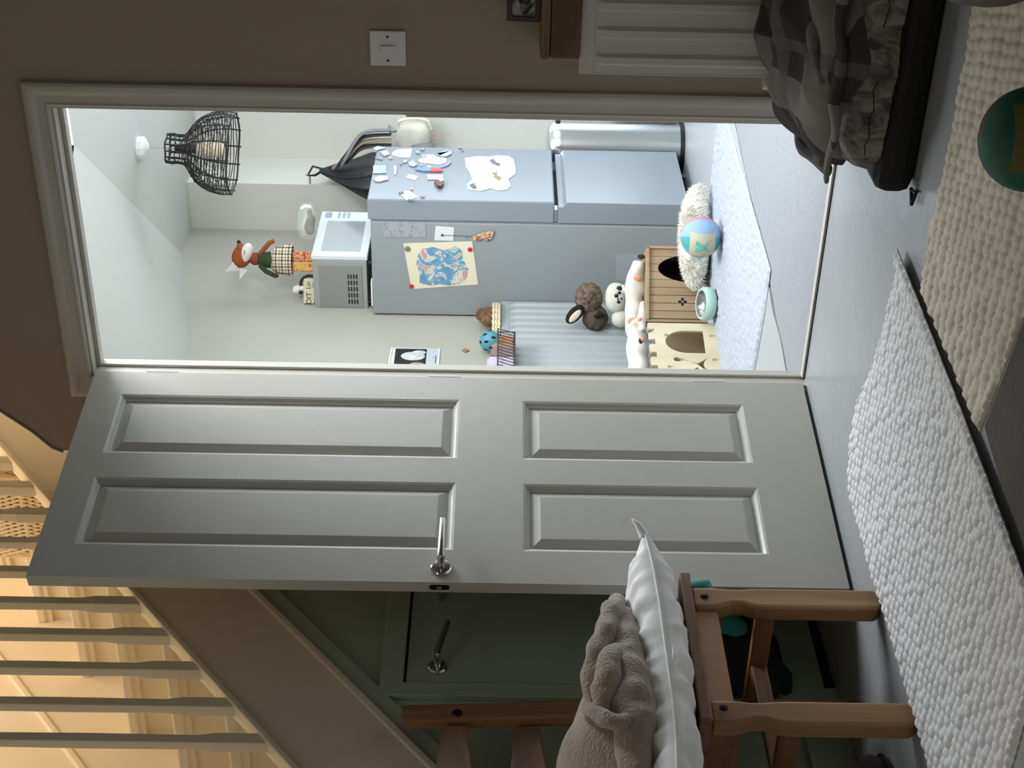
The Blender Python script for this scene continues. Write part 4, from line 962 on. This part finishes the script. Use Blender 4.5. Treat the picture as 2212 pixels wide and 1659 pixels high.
# ================================================================== CALENDAR, TAG ON WALL
WX = -1.10
cl = thing('wall_calendar', 'wall calendar with a photo of white dogs on black, hanging over the radiator', 'calendar', (WX, 1.90, 1.22))
MB().box(.002, .006, -.11, .105, -.105, .103).build('page', M_paper, cl)
MB().box(.0062, .0072, -.11, .097, -.048, .088).build('photo', mat('black_print', rgb(24, 24, 26), .4), cl)
MB().ell((.0074, .035, .010), (.0012, .036, .052), 20, 10).build('photo_shape', mat('pale_print', rgb(214, 216, 216), .6, var=.25, vscale=40), cl)
MB().ell((.0074, .066, -.015), (.0012, .018, .030), 16, 8).build('photo_shape', MATS['pale_print'], cl)
MB().ell((.0074, -.055, -.012), (.0012, .040, .042), 20, 10).build('photo_shape', mat('beige_print', rgb(176, 162, 152), .6, var=.3, vscale=40), cl)
MB().box(.0062, .0070, -.11, .105, -.098, -.050).build('caption_band', mat('pale_grey_print', rgb(190, 194, 200), .6), cl)
MB().box(.0072, .0078, .02, .03, -.080, -.078).build('caption_line', M_black, cl)
MB().box(.0072, .0078, -.02, .045, -.091, -.088).build('caption_line', M_black, cl)
MB().tube([(.006, -.11, .105), (.008, 0, .108), (.006, .105, .104)], .005, 8).build('binding', M_white, cl, smooth=60)
MB().tube([(.004, -.02, .106), (.006, -.035, .122), (.010, -.045, .128)], .003, 6).build('hook', M_steel, cl)
p = at(1006, 757, 'x', WX+.004)
o = MB().prism([(-.016, 0), (0, .016), (.018, .002), (0, -.015)], 'x', 0, .006).build('wooden_tag', mat('brown_wood_tag', rgb(150, 122, 94), .7)); o.location = (WX+.0005, p.y, p.z)
tag(o, 'little brown diamond-shaped wooden tag on the wall below the calendar', 'ornament')

# ================================================================== KITCHEN RADIATOR AND WHAT STANDS ON IT
kr = radiator('radiator', 'white ribbed radiator on the kitchen wall beside the fridge', (WX, 2.29, 0), -PI/2, 1.0, .17, .850, 18, M_radk)
kr.rotation_euler = (0, 0, PI/2); kr.location = (WX+.003, 1.29, 0)   # faces +x
RT = .852
rb = thing('rope_basket', 'low cream rope basket on the kitchen radiator next to the fridge', 'basket', (WX+.065, 2.16, RT))
M_rope = mat('cream_rope', rgb(214, 202, 168), .95, bump=.5, bscale=60)
for i in range(3):
    n = 60; zc = .007+.0125*i
    MB().tube([(.047*math.cos(2*PI*k/n), .125*math.sin(2*PI*k/n), zc+.0015*math.sin(k*1.9)) for k in range(n)], [.0068+.0009*math.sin(k*1.57) for k in range(n)], 8, closed=True).build('rope_coil', M_rope, rb, smooth=90)
MB().lathe([(.045, 0), (.045, .006)], 24, M=Matrix.Diagonal((1, 2.6, 1, 1))).build('base', M_rope, rb)
ft = thing('fluffy_toy', 'small fluffy brown toy sitting in the cream rope basket', 'soft toy', (WX+.065, 2.19, RT+.008))
M_bf = mat('brown_fluff', rgb(150, 120, 88), 1, var=.3, vscale=60)
pts = []
def sph(c, r, n, zmin=-1):
    out = []
    for _ in range(n):
        d = V([random.gauss(0, 1) for _ in range(3)]).normalized()
        if d.z < zmin: continue
        out.append((V(c)+V((d.x*r[0], d.y*r[1], d.z*r[2])), d))
    return out
MB().ell((0, 0, .045), (.034, .055, .040), 20, 14, amp=.004, freq=40).build('body', M_bf, ft, smooth=180)
MB().ell((.0, .02, .080), (.022, .026, .020), 16, 10, amp=.004, freq=40).build('head', M_bf, ft, smooth=180)
MB().tufts(sph((0, 0, .045), (.034, .055, .040), 1600, -.5)+sph((0, .02, .080), (.022, .026, .020), 700), .010, .0012).build('fur', M_bf, ft, kind='stuff')

hb = thing('holed_ball', 'teal blue plastic ball with oval holes on the kitchen radiator', 'ball', (WX+.060, 1.985, RT))
M_tb = mat('teal_plastic', rgb(84, 150, 168), .45)
Rb = .046
MB().ell((0, 0, Rb), (Rb, Rb, Rb), 32, 20).build('shell', M_tb, hb, smooth=180)
for az, el in ((-.1, .35), (.75, .5), (-.7, -.15), (.35, -.35), (-1.2, .4), (1.3, 0), (-.3, 1.1)):
    d = Euler((0, 0, -PI/2+FA+az)).to_matrix() @ V((math.cos(el), 0, math.sin(el)))
    Mh = Matrix.Translation(V((0, 0, Rb))+d*Rb*.985) @ d.to_track_quat('Z', 'Y').to_matrix().to_4x4()
    MB().ell((0, 0, 0), (.0058, .0105, .0022), 16, 6, M=Mh).build('hole', M_dark, hb, smooth=180)

wb_ = thing('wire_basket', 'black wire basket hooked on the front of the kitchen radiator, filled with packets', 'basket', (WX+.140, 1.705, RT-.058))
M_wire = mat('black_wire', rgb(22, 18, 20), .4)
BW, BL, BH = .045, .145, .070
for z, r in ((0, .0035), (BH, .0028)):
    MB().tube([(-BW, -BL, z), (BW+.012*(z > 0), -BL, z), (BW+.012*(z > 0), BL-.0, z), (-BW, BL, z)], r, 6, closed=True).build('rim_wire', M_wire, wb_)
for i in range(13):
    y = -BL+2*BL*i/12
    MB().tube([(BW+.0, y-.010, 0), (BW+.012, y+.006, BH)], .0018, 5).build('upright_wire', M_wire, wb_)
for i in range(4):
    x = -BW+2*BW*i/3
    MB().tube([(x, BL, 0), (x, BL, BH)], .0018, 5).build('upright_wire', M_wire, wb_)
for y in (-.09, .09): MB().tube([(-BW, y, BH), (-BW-.006, y, BH+.0), (-BW-.014, y, BH-.004)], .0022, 6).build('hook', M_wire, wb_)
MB().tube([(BW, BL, BH), (BW+.004, BL+.02, BH+.002)], [.0026, .001], 5).build('wire_end', M_wire, wb_)
def packet(y0, y1, x1, h, m, label, tilt=0):
    c = ((y0+y1)/2)
    t = thing('packet', label, 'packet', (WX+.140, 1.705+c, RT-.054))
    hy = (y1-y0)/2
    MB().box(-.034, x1, -hy, hy, 0, h, Matrix.Rotation(tilt, 4, 'X')).build('sleeve', m, t, bevel=.004)
    MB().box(-.030, x1-.004, -hy*.8, hy*.8, h, h+.008, Matrix.Rotation(tilt, 4, 'X')).build('folded_top', m, t, bevel=.002)
packet(.062, .118, .040, .062, mat('orange_packet', rgb(176, 120, 84), .6, var=.2, vscale=20), 'orange-brown paper packet at the right end of the wire basket', -.25)
packet(.020, .060, .042, .082, mat('tan_packet', rgb(160, 132, 108), .6, var=.2, vscale=20), 'tan paper packet second from the right in the wire basket')
packet(-.045, .017, .043, .088, mat('mauve_packet', rgb(138, 116, 112), .6, var=.2, vscale=20), 'mauve-brown packet in the middle of the wire basket')
packet(-.125, -.050, .041, .100, mat('lilac_packet', rgb(190, 182, 196), .6, var=.12, vscale=20), 'lilac and white packet at the left end of the wire basket')

# ================================================================== TOY HUTCHES ON THE FLOOR
def plate_with_hole(outline, hole, axis_y0, axis_y1, mb):
    """front board in local x-z with one hole: outline and hole are loops; bridged by a fan of quads via bmesh"""
    bm = bmesh.new()
    def loop(p, y): return [bm.verts.new((x, y, z)) for x, z in p]
    edges = []
    lo = loop(outline, axis_y0); ee = [bm.edges.new((lo[i], lo[(i+1) % len(lo)])) for i in range(len(lo))]
    for h in hole:
        lh = loop(h, axis_y0); ee += [bm.edges.new((lh[i], lh[(i+1) % len(lh)])) for i in range(len(lh))]
    bmesh.ops.triangle_fill(bm, use_beauty=True, edges=ee)
    g = bmesh.ops.extrude_face_region(bm, geom=bm.faces[:])
    bmesh.ops.translate(bm, verts=[v for v in g['geom'] if isinstance(v, bmesh.types.BMVert)], vec=(0, axis_y1-axis_y0, 0))
    bm.verts.index_update()
    mb.add([v.co.copy() for v in bm.verts], [tuple(v.index for v in f.verts) for f in bm.faces]); bm.free(); return mb
def archloop(cx_, z0, w_, h_, n=14, pw=1.0):
    pts = [(cx_-w_/2, z0), (cx_+w_/2, z0)]
    zc = z0+h_*(1-.55)
    pts = [(cx_+w_/2, z0)] + [(cx_+w_/2*math.cos(a), zc+(h_-(zc-z0))*math.sin(a)) for a in [PI*k/n for k in range(n+1)]]+[(cx_-w_/2, z0)]
    return pts
HR = V((-.535, 1.872, 0)); HL = V((-.752, 1.698, 0)); hz = math.atan2(HR.y-HL.y, HR.x-HL.x)
HW, HH, HD = (HR-HL).length+.012, .262, .20
h1 = thing('toy_house', 'tan wooden slatted toy house with an arched doorway, by the fridge', 'toy house', (HL.x, HL.y, 0), hz)
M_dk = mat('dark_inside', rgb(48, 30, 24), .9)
slw = HW/9
for i in range(9):     # vertical boards, the doorway cut out of the right-hand ones
    a, b_ = i*slw+.0008, (i+1)*slw-.0008
    cxd, wd_, hd_, z0d = HW*.72, HW*.42, .170, .045
    N = 6; topz = []
    def dz(x):
        t = (x-cxd)/(wd_/2)
        return z0d+hd_*math.sqrt(max(0, 1-t*t)) if abs(t) < 1 else None
    xsn = [a+(b_-a)*k/N for k in range(N+1)]
    if all(dz(x) is None for x in xsn):
        ol = [(a, .0), (b_, .0), (b_, HH-.012), (a, HH-.012)]
        if i in (2, 3) : pass
        MB().prism(ol, 'y', 0, .010).build('board', M_tan, h1, bevel=.0012)
    else:
        low = [(x, (dz(x) if dz(x) is not None else z0d)) for x in xsn]
        MB().prism([(b_, HH-.012), (a, HH-.012)]+low, 'y', 0, .010).build('board', M_tan, h1)
        MB().prism([(a, 0), (b_, 0), (b_, z0d), (a, z0d)], 'y', 0, .010).build('board', M_tan, h1)
for dx, dz_ in ((0, .011), (0, -.011), (.010, 0), (-.010, 0)):
    MB().ell((HW*.245+dx, -.0003, .115+dz_), (.0055 if dz_ else .0075, .0012, .0075 if dz_ else .0055), 14, 6).build('clover_hole', M_dark, h1)
MB().box(-.006, HW+.006, -.012, HD, HH-.012, HH).build('roof_board', M_tan, h1, bevel=.002)
MB().box(-.004, .010, .010, HD, 0, HH-.012).build('side_board', M_tan, h1); MB().box(HW-.010, HW+.004, .010, HD, 0, HH-.012).build('side_board', M_tan, h1)
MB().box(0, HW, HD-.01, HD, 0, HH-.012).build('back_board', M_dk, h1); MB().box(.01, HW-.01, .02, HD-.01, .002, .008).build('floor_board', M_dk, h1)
MB().box(-.014, -.004, -.006, .012, 0, HH+.004).build('corner_post', M_tan, h1); MB().box(HW-.002, HW+.008, -.012, -.002, 0, HH).build('corner_post', M_tan, h1)

C1 = V((-.675, 1.525, 0)); C2 = V((-.729, 1.263, 0)); cz = math.atan2(C1.y-C2.y, C1.x-C2.x); CWd = .36
Cor = C1-(C1-C2).normalized()*CWd
h2 = thing('toy_castle', 'pale birch plywood toy castle with battlements and an arched window', 'toy castle', (Cor.x, Cor.y, 0), cz)
CH = .278
merl = []; zt1, zt2 = CH, CH-.026
x = CWd; ol = [(0, 0), (CWd, 0)]
segs = [(1.0, .90, 1), (.90, .845, 0), (.845, .735, 1), (.735, .655, 0), (.655, .53, 1), (.53, .45, 0), (.45, .32, 1), (.32, .24, 0), (.24, .10, 1), (.10, .0, 0)]
for a, b_, hi in segs:
    zt_ = zt1 if hi else zt2
    if hi:
        ol += [(CWd*a, zt2), (CWd*a, zt1-.006), (CWd*a-.005, zt1), (CWd*b_+.005, zt1), (CWd*b_, zt1-.006), (CWd*b_, zt2)]
    else: ol += [(CWd*a-.001, zt2-.0), (CWd*b_+.001, zt2)]
# remove duplicate consecutive points
o2_ = [];
for p in ol:
    if not o2_ or (abs(p[0]-o2_[-1][0])+abs(p[1]-o2_[-1][1])) > 1e-5: o2_.append(p)
if abs(o2_[-1][0]-o2_[0][0])+abs(o2_[-1][1]-o2_[0][1]) < 1e-5: o2_.pop()
win = archloop(CWd*.70, .062, CWd*.36, .152)
carrot = [(CWd*.455, .178), (CWd*.43, .190), (CWd*.395, .188), (CWd*.385, .172), (CWd*.405, .150), (CWd*.36, .098), (CWd*.41, .074), (CWd*.455, .055), (CWd*.40, .070), (CWd*.355, .076), (CWd*.30, .072), (CWd*.24, .050), (CWd*.28, .080), (CWd*.345, .100), (CWd*.425, .152)]
tail = [(CWd*.30, .100), (CWd*.24, .132), (CWd*.18, .128), (CWd*.22, .104), (CWd*.27, .094)]
plate_with_hole(o2_, [win, [(x, z_) for x, z_ in carrot], tail], 0, .008, MB()).build('front_board', M_birch, h2)
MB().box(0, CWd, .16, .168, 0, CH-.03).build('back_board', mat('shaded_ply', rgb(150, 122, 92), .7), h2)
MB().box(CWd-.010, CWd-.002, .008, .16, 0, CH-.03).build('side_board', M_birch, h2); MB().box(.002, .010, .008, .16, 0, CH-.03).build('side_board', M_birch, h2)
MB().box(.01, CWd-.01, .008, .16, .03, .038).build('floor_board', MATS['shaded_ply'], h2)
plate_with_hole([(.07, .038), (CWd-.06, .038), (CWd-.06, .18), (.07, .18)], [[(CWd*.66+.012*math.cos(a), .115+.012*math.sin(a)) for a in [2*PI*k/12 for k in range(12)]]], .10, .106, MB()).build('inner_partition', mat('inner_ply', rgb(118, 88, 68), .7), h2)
for fx_, fz in ((.80, .205), (.80, .03), (.30, .205), (.42, .03)):
    MB().box(CWd*fx_-.004, CWd*fx_+.004, -.010, 0, fz, fz+.012).build('peg', M_birch, h2, bevel=.001)

# blanket draped over the two toy houses
M_fx = ramp_mat('fox_print_cotton', 'voronoi', 8.5, [(.0, rgb(206, 126, 92)), (.17, rgb(232, 184, 160)), (.21, rgb(204, 202, 192)), (1.0, rgb(212, 210, 200))], .9, const=False, bump=.1)
M_fx2 = mat('white_print_cotton', rgb(206, 204, 194), .9, bump=.15)
sb = thing('printed_blanket', 'white blanket with orange and black animal print rolled on the toy houses', 'blanket', (-.80, 1.80, .264))
B0 = -V(sb.location)
rr_ = [V(p)+B0 for p in [(-.600, 1.915, .283), (-.655, 1.90, .296), (-.74, 1.865, .301), (-.82, 1.79, .298), (-.862, 1.69, .296)]]
roll(rr_, [.022, .036, .040, .042, .034], 'rolled_cloth', 21, parent=sb, M=M_fx, amp=.35, fr=16)
rr_ = [V(p)+B0 for p in [(-.795, 1.735, .292), (-.838, 1.63, .300), (-.862, 1.50, .302), (-.875, 1.38, .302), (-.885, 1.25, .300)]]
roll(rr_, [.030, .042, .040, .038, .038], 'rolled_cloth', 27, parent=sb, M=M_fx, amp=.35, fr=16)
rr_ = [V(p)+B0 for p in [(-.735, 1.80, .272), (-.765, 1.73, .276), (-.79, 1.66, .278)]]
roll(rr_, [.012, .020, .014], 'tucked_fold', 31, parent=sb, M=M_fx2, amp=.3, fr=16)
M_or = mat('orange_print', rgb(220, 150, 122), .9); M_bkp = mat('black_print_cloth', rgb(40, 34, 32), .9)
for (p, s_, m) in [((-.583, 1.915, .278), (.010, .012, .016), M_bkp), ((-.66, 1.868, .290), (.016, .007, .018), M_or), ((-.788, 1.737, .318), (.016, .010, .016), M_or), ((-.762, 1.700, .288), (.012, .008, .010), M_or), ((-.806, 1.617, .282), (.010, .018, .008), M_or), ((-.808, 1.605, .290), (.008, .026, .009), M_bkp), ((-.826, 1.60, .330), (.006, .014, .006), M_bkp), ((-.846, 1.262, .300), (.010, .040, .012), M_bkp), ((-.842, 1.27, .280), (.010, .02, .010), M_or)]:
    MB().ell(tuple(V(p)+B0), s_, 14, 8).build('print_motif', m, sb, smooth=90)

# plush toys behind
rab = thing('rabbit_plush', 'curly brown plush rabbit with a black and cream ear, above the spotted plush', 'soft toy', (-.905, 2.07, .385), FA)
rab.scale = (1.12, 1.12, 1.12)
M_curl = mat('curly_taupe', rgb(128, 112, 96), 1, bump=1.0, bscale=70, var=.35, vscale=60)
MB().ell((.030, 0, .078), (.060, .045, .050), 30, 20, amp=.010, freq=60).build('head', M_curl, rab, smooth=180)
MB().tufts([(p, d) for p, d in sph((.030, 0, .078), (.058, .044, .049), 1500)], .008, .0022).build('curls', M_curl, rab, kind='stuff')
MB().ell((-.045, .01, .050), (.050, .040, .050), 24, 16, amp=.006, freq=50).build('body', mat('dark_taupe', rgb(92, 80, 70), 1, bump=.6, bscale=80, var=.3, vscale=50), rab, smooth=180)
MB().ell((-.034, -.030, .132), (.046, .010, .025), 22, 12, rot=(0, .75, 0)).build('ear', mat('black_plush', rgb(14, 12, 12), .9), rab, smooth=180)
MB().ell((-.042, -.040, .132), (.032, .005, .013), 20, 10, rot=(0, .75, 0)).build('inner_ear', mat('cream_satin', rgb(206, 190, 172), .6), rab, smooth=180)
MB().ell((.012, -.046, .082), (.004, .003, .003), 10, 6).build('eye', M_black, rab)
MB().tube([(-.045, -.036, .052), (-.03, -.046, .040), (-.04, -.044, .020)], [.010, .012, .008], 8).build('bow', MATS['black_plush'], rab, smooth=90)
pa = thing('spotted_plush', 'white plush dog with black spots lying on the printed blanket', 'soft toy', (-.885, 2.05, .276), FA)
M_wp = mat('white_plush', rgb(206, 204, 192), 1, bump=.3, bscale=90)
MB().ell((.025, 0, .068), (.056, .040, .040), 26, 16, pw=.85).build('head', M_wp, pa, smooth=180)
MB().ell((-.050, .006, .048), (.034, .035, .036), 20, 14).build('body', M_wp, pa, smooth=180)
MB().ell((.052, -.010, .034), (.022, .030, .030), 18, 12).build('muzzle', M_wp, pa, smooth=180)
for (x, z_, s_) in [(.030, .070, .0085), (.041, .060, .0065), (.018, .064, .004), (.008, .062, .0065), (.062, .030, .013), (.056, .060, .011), (.030, .018, .010), (-.048, .025, .012), (.020, .052, .004)]:
    MB().ell((x, -.0385 if abs(x) < .05 else -.034, z_), (s_, .003, s_), 12, 6).build('spot', M_black, pa)
MB().box(-.09, .04, -.02, .05, 0, .014).build('seat_pad', M_wp, pa, bevel=.004)
pa.scale = (1.18, 1.18, 1.18)
# stack support: folded grey cloth the plush toys rest on
fs_ = thing('folded_cloth', 'folded white cloth between the toy house and the kitchen radiator', 'cloth', (-.93, 2.06, 0), FA)
for i in range(5):
    MB().box(-.11+.004*i, .085-.003*i, -.07, .08, .052*i, .052*i+.050).build('fold', M_fx2, fs_, bevel=.012)

# fluffy cushion
fc = thing('fluffy_cushion', 'white long-haired fluffy cushion on the kitchen rug in front of the fridge', 'cushion', tuple(at(1535, 515, 'z', .0))[:2]+(.013,), FA)
fc.location = (-.452, 1.838, .014)
M_fur = mat('white_fur', rgb(236, 234, 224), .9, var=.08, vscale=30)
MB().ell((0, .0, .060), (.195, .058, .058), 40, 20, amp=.012, freq=18, pw=.8).build('pad', M_fur, fc, smooth=180)
pts = []
for p, d in sph((0, .0, .060), (.193, .056, .056), 9000, -.35): pts.append((p, d))
MB().tufts(pts, .030, .0028, droop=.3).build('fur', M_fur, fc, kind='stuff')
# mint bowl
bw = thing('mint_bowl', 'mint green pet bowl with a steel dish tipped against the toy house', 'bowl', tuple(at(1552, 657, 'z', 0)), FA)
TB = Matrix.Translation((0, 0, .026)) @ Matrix.Rotation(.22, 4, 'X')
MB().lathe([(.058, 0), (.066, .010), (.067, .036), (.060, .046), (.052, .044), (.050, .030)], 36, M=TB, caps=False).build('outer_bowl', mat('mint_plastic', rgb(176, 212, 196), .35), bw, smooth=50)
MB().lathe([(.052, .046), (.048, .030), (.036, .016), (.001, .014)], 32, M=TB, caps=False).build('steel_dish', M_steel, bw, smooth=60)
MB().lathe([(.060, 0), (.0, .0)], 30, M=TB, caps=False).build('base', M_black, bw)

# kitchen rug
def rugK(u, v):
    x = -1.06+(1.06+.02+.075*v)*u; y = .70+1.30*v
    y += (1-v)**3*(.05*math.sin(5*u)-.0)
    return (x, y)
def kk2(x, y): return .5+.5*noise.noise(V((x*60, y*28, 0)))+.25*noise.noise(V((x*140, y*50, 4)))
tag(rugmesh(rugK, 230, 300, .009, .002, kk2).build('textured_rug', mat('white_blue_rug', rgb(172, 178, 188), .9, bump=.4, bscale=120, spec=.2), smooth=180), 'white textured rug on the kitchen floor under the toys', 'rug')

# ================================================================== BIN, BAGS, SHOES AT THE BACK
bn = thing('pedal_bin', 'tall stainless steel pedal bin behind the fridge', 'bin', (-.372, 2.98, 0))
bc = at(1345, 305, 'y', 2.98); bn.location = (bc.x-.045, 3.015, 0)
MB().lathe([(.120, .022), (.120, .575)], 40).build('body', M_steel, bn, smooth=40)
MB().lathe([(.124, 0), (.124, .022)], 40).build('base_ring', M_black, bn, smooth=40)
MB().lathe([(.1205, .575), (.1205, .583)], 40).build('seal_ring', M_steel, bn, smooth=40)
MB().lathe([(.123, .583), (.123, .620), (.112, .636), (.06, .648), (.0, .650)], 40, caps=False).build('lid', mat('lid_steel', rgb(216, 220, 222), .2, metal=1), bn, smooth=40)
MB().box(.115, .135, -.014, .014, .585, .610).build('lid_hinge', M_black, bn, bevel=.006)
MB().box(-.02, .02, -.165, -.12, .020, .030, Matrix.Rotation(.35, 4, 'X')).build('pedal', M_steel, bn, bevel=.003)
# dark bags standing further back
sh = thing('dark_shoes', 'dark trainers and bags piled beside the steel bin', 'shoes', (-.50, 3.34, 0))
MB().ell((.12, 0, .06), (.16, .06, .06), 20, 12, amp=.02, freq=12).build('shoe', M_black, sh, smooth=180)
MB().ell((.10, .01, .19), (.15, .06, .07), 20, 12, amp=.03, freq=10).build('bag', mat('navy_bag', rgb(40, 46, 58), .8), sh, smooth=180)
MB().ell((.14, -.02, .27), (.12, .05, .05), 20, 12, amp=.02, freq=14).build('pouch', mat('brown_pouch', rgb(120, 92, 80), .8), sh, smooth=180)
MB().tube([(.05, -.07, .20), (.0, -.08, .12), (.06, -.08, .03)], .006, 6).build('lace', M_white, sh)

jc = at(735, 368, 'x', -.775)
jb = thing('black_backpack', 'black nylon backpack hanging on the far kitchen wall behind the fridge', 'backpack', (-.775, jc.y, 1.40), 0)
M_nyl = mat('black_nylon', rgb(38, 38, 42), .55, bump=.3, bscale=20)
JZ = at(690, 368, 'x', -.775).z-1.40
def bagf(u, v):
    a = 2*PI*u; q_ = min(1, (1-v)/.40)
    fold = 1+.14*math.sin(a*9+3*v+2*math.sin(v*9))*q_
    return (-.005+(.010+.060*q_)*fold*math.cos(a), -.045*q_+(.012+.185*q_**.9)*fold*math.sin(a), JZ-.62*(1-v))
MB().grid(bagf, 110, 40).build('body', M_nyl, jb, smooth=180)
MB().tube([(.0, .01, JZ-.02), (.01, .02, JZ+.035), (-.03, .0, JZ+.06), (-.02, -.02, JZ+.02), (.0, .0, JZ-.02)], .006, 6).build('hanging_loop', M_black, jb, smooth=60)
for k, (d0, d1, c) in enumerate(((.02, .10, M_nyl), (.04, .15, mat('taupe_strap', rgb(150, 136, 116), .8)), (.06, .20, M_nyl), (.05, .24, mat('grey_strap', rgb(120, 120, 124), .7)))):
    MB().tube(*spl([(.02+d0*.4, -.02-d0, JZ-.05-.02*k), (.06+d0, -.03-d1*.4, JZ-.14), (.09+d1*.5, -.04, JZ-.22), (.10+d1*.55, -.04, JZ-.36)], [.008, .016, .017, .012]), 8, flat=.5).build('strap', c, jb, smooth=60)
MB().tube([(-.075, .0, JZ+.05), (-.03, .0, JZ+.05), (-.025, .0, JZ+.07)], .005, 6).build('wall_hook', M_steel, jb)
wc = at(893, 292, 'y', 3.36)
wbg = thing('white_rucksack', 'white and grey rucksack with pink straps hanging beside the black backpack', 'backpack', (wc.x, 3.37, wc.z), 0)
MB().ell((.0, 0, .0), (.085, .06, .085), 28, 18, amp=.014, freq=14, pw=.7).build('body', mat('white_canvas', rgb(232, 230, 216), .8, bump=.2, bscale=30), wbg, smooth=180)
MB().ell((-.055, -.02, -.035), (.05, .05, .085), 24, 14, amp=.008, freq=16, rot=(0, .5, 0)).build('grey_pocket', mat('grey_canvas', rgb(150, 154, 164), .8), wbg, smooth=180)
MB().tube(*spl([(.03, -.02, .06), (.08, -.03, .07), (.098, -.03, .0), (.088, -.03, -.07), (.04, -.03, -.09)], [.012]*5), 8, flat=.5).build('carry_strap', MATS['white_canvas'], wbg, smooth=60)
for dx in (.0, -.025): MB().tube([(dx+.03, -.04, -.08), (dx+.02, -.05, -.13), (dx+.03, -.05, -.19-dx*2)], [.006, .005, .003], 6, flat=.4).build('pink_strap', mat('pink_leather', rgb(196, 150, 132), .6), wbg)
MB().tube([(.0, .06, .05), (.0, .02, .12), (.0, .11, .13)], .005, 6).build('wall_hook', M_steel, wbg)

# ================================================================== sub-parts: small pieces move under the part that carries them
def carry(root, part, names):
    ch_ = list(root.children); pa_ = [c for c in ch_ if c.name.split('.')[0] == part]
    if not pa_: return
    for c in ch_:
        if c.name.split('.')[0] in names: c.parent = pa_[0]
carry(mw, 'door', ['door_window']); carry(mw, 'control_panel', ['display', 'button', 'open_button']); carry(mw, 'side_plate', ['vent_slot'])
carry(fd, 'head', ['muzzle', 'snout', 'nose', 'closed_eye', 'ear']); carry(rab, 'head', ['curls', 'eye', 'ear', 'inner_ear']); carry(pa, 'head', ['spot', 'muzzle'])
carry(sg, 'board', ['lettering']); carry(bn, 'lid', ['lid_hinge']); carry(bn, 'base_ring', ['pedal']); carry(sw, 'face_plate', ['rocker', 'screw'])
carry(pn, 'lamp_holder', ['bulb']); carry(cl, 'page', ['photo', 'photo_shape', 'caption_band', 'caption_line']); carry(ft, 'body', ['fur'])
carry(fc, 'pad', ['fur']); carry(pl, 'cover', ['seam_piping', 'corner_tuft', 'care_label']); carry(jb, 'body', ['strap', 'hanging_loop']); carry(wbg, 'body', ['grey_pocket', 'carry_strap', 'pink_strap'])
carry(hb, 'shell', ['hole']); carry(rd, 'pipe', ['valve_tail', 'valve_head']); carry(d2, 'leaf', ['handle_rose', 'lever', 'key']); carry(db, 'mattress', ['stitched_tuck'])
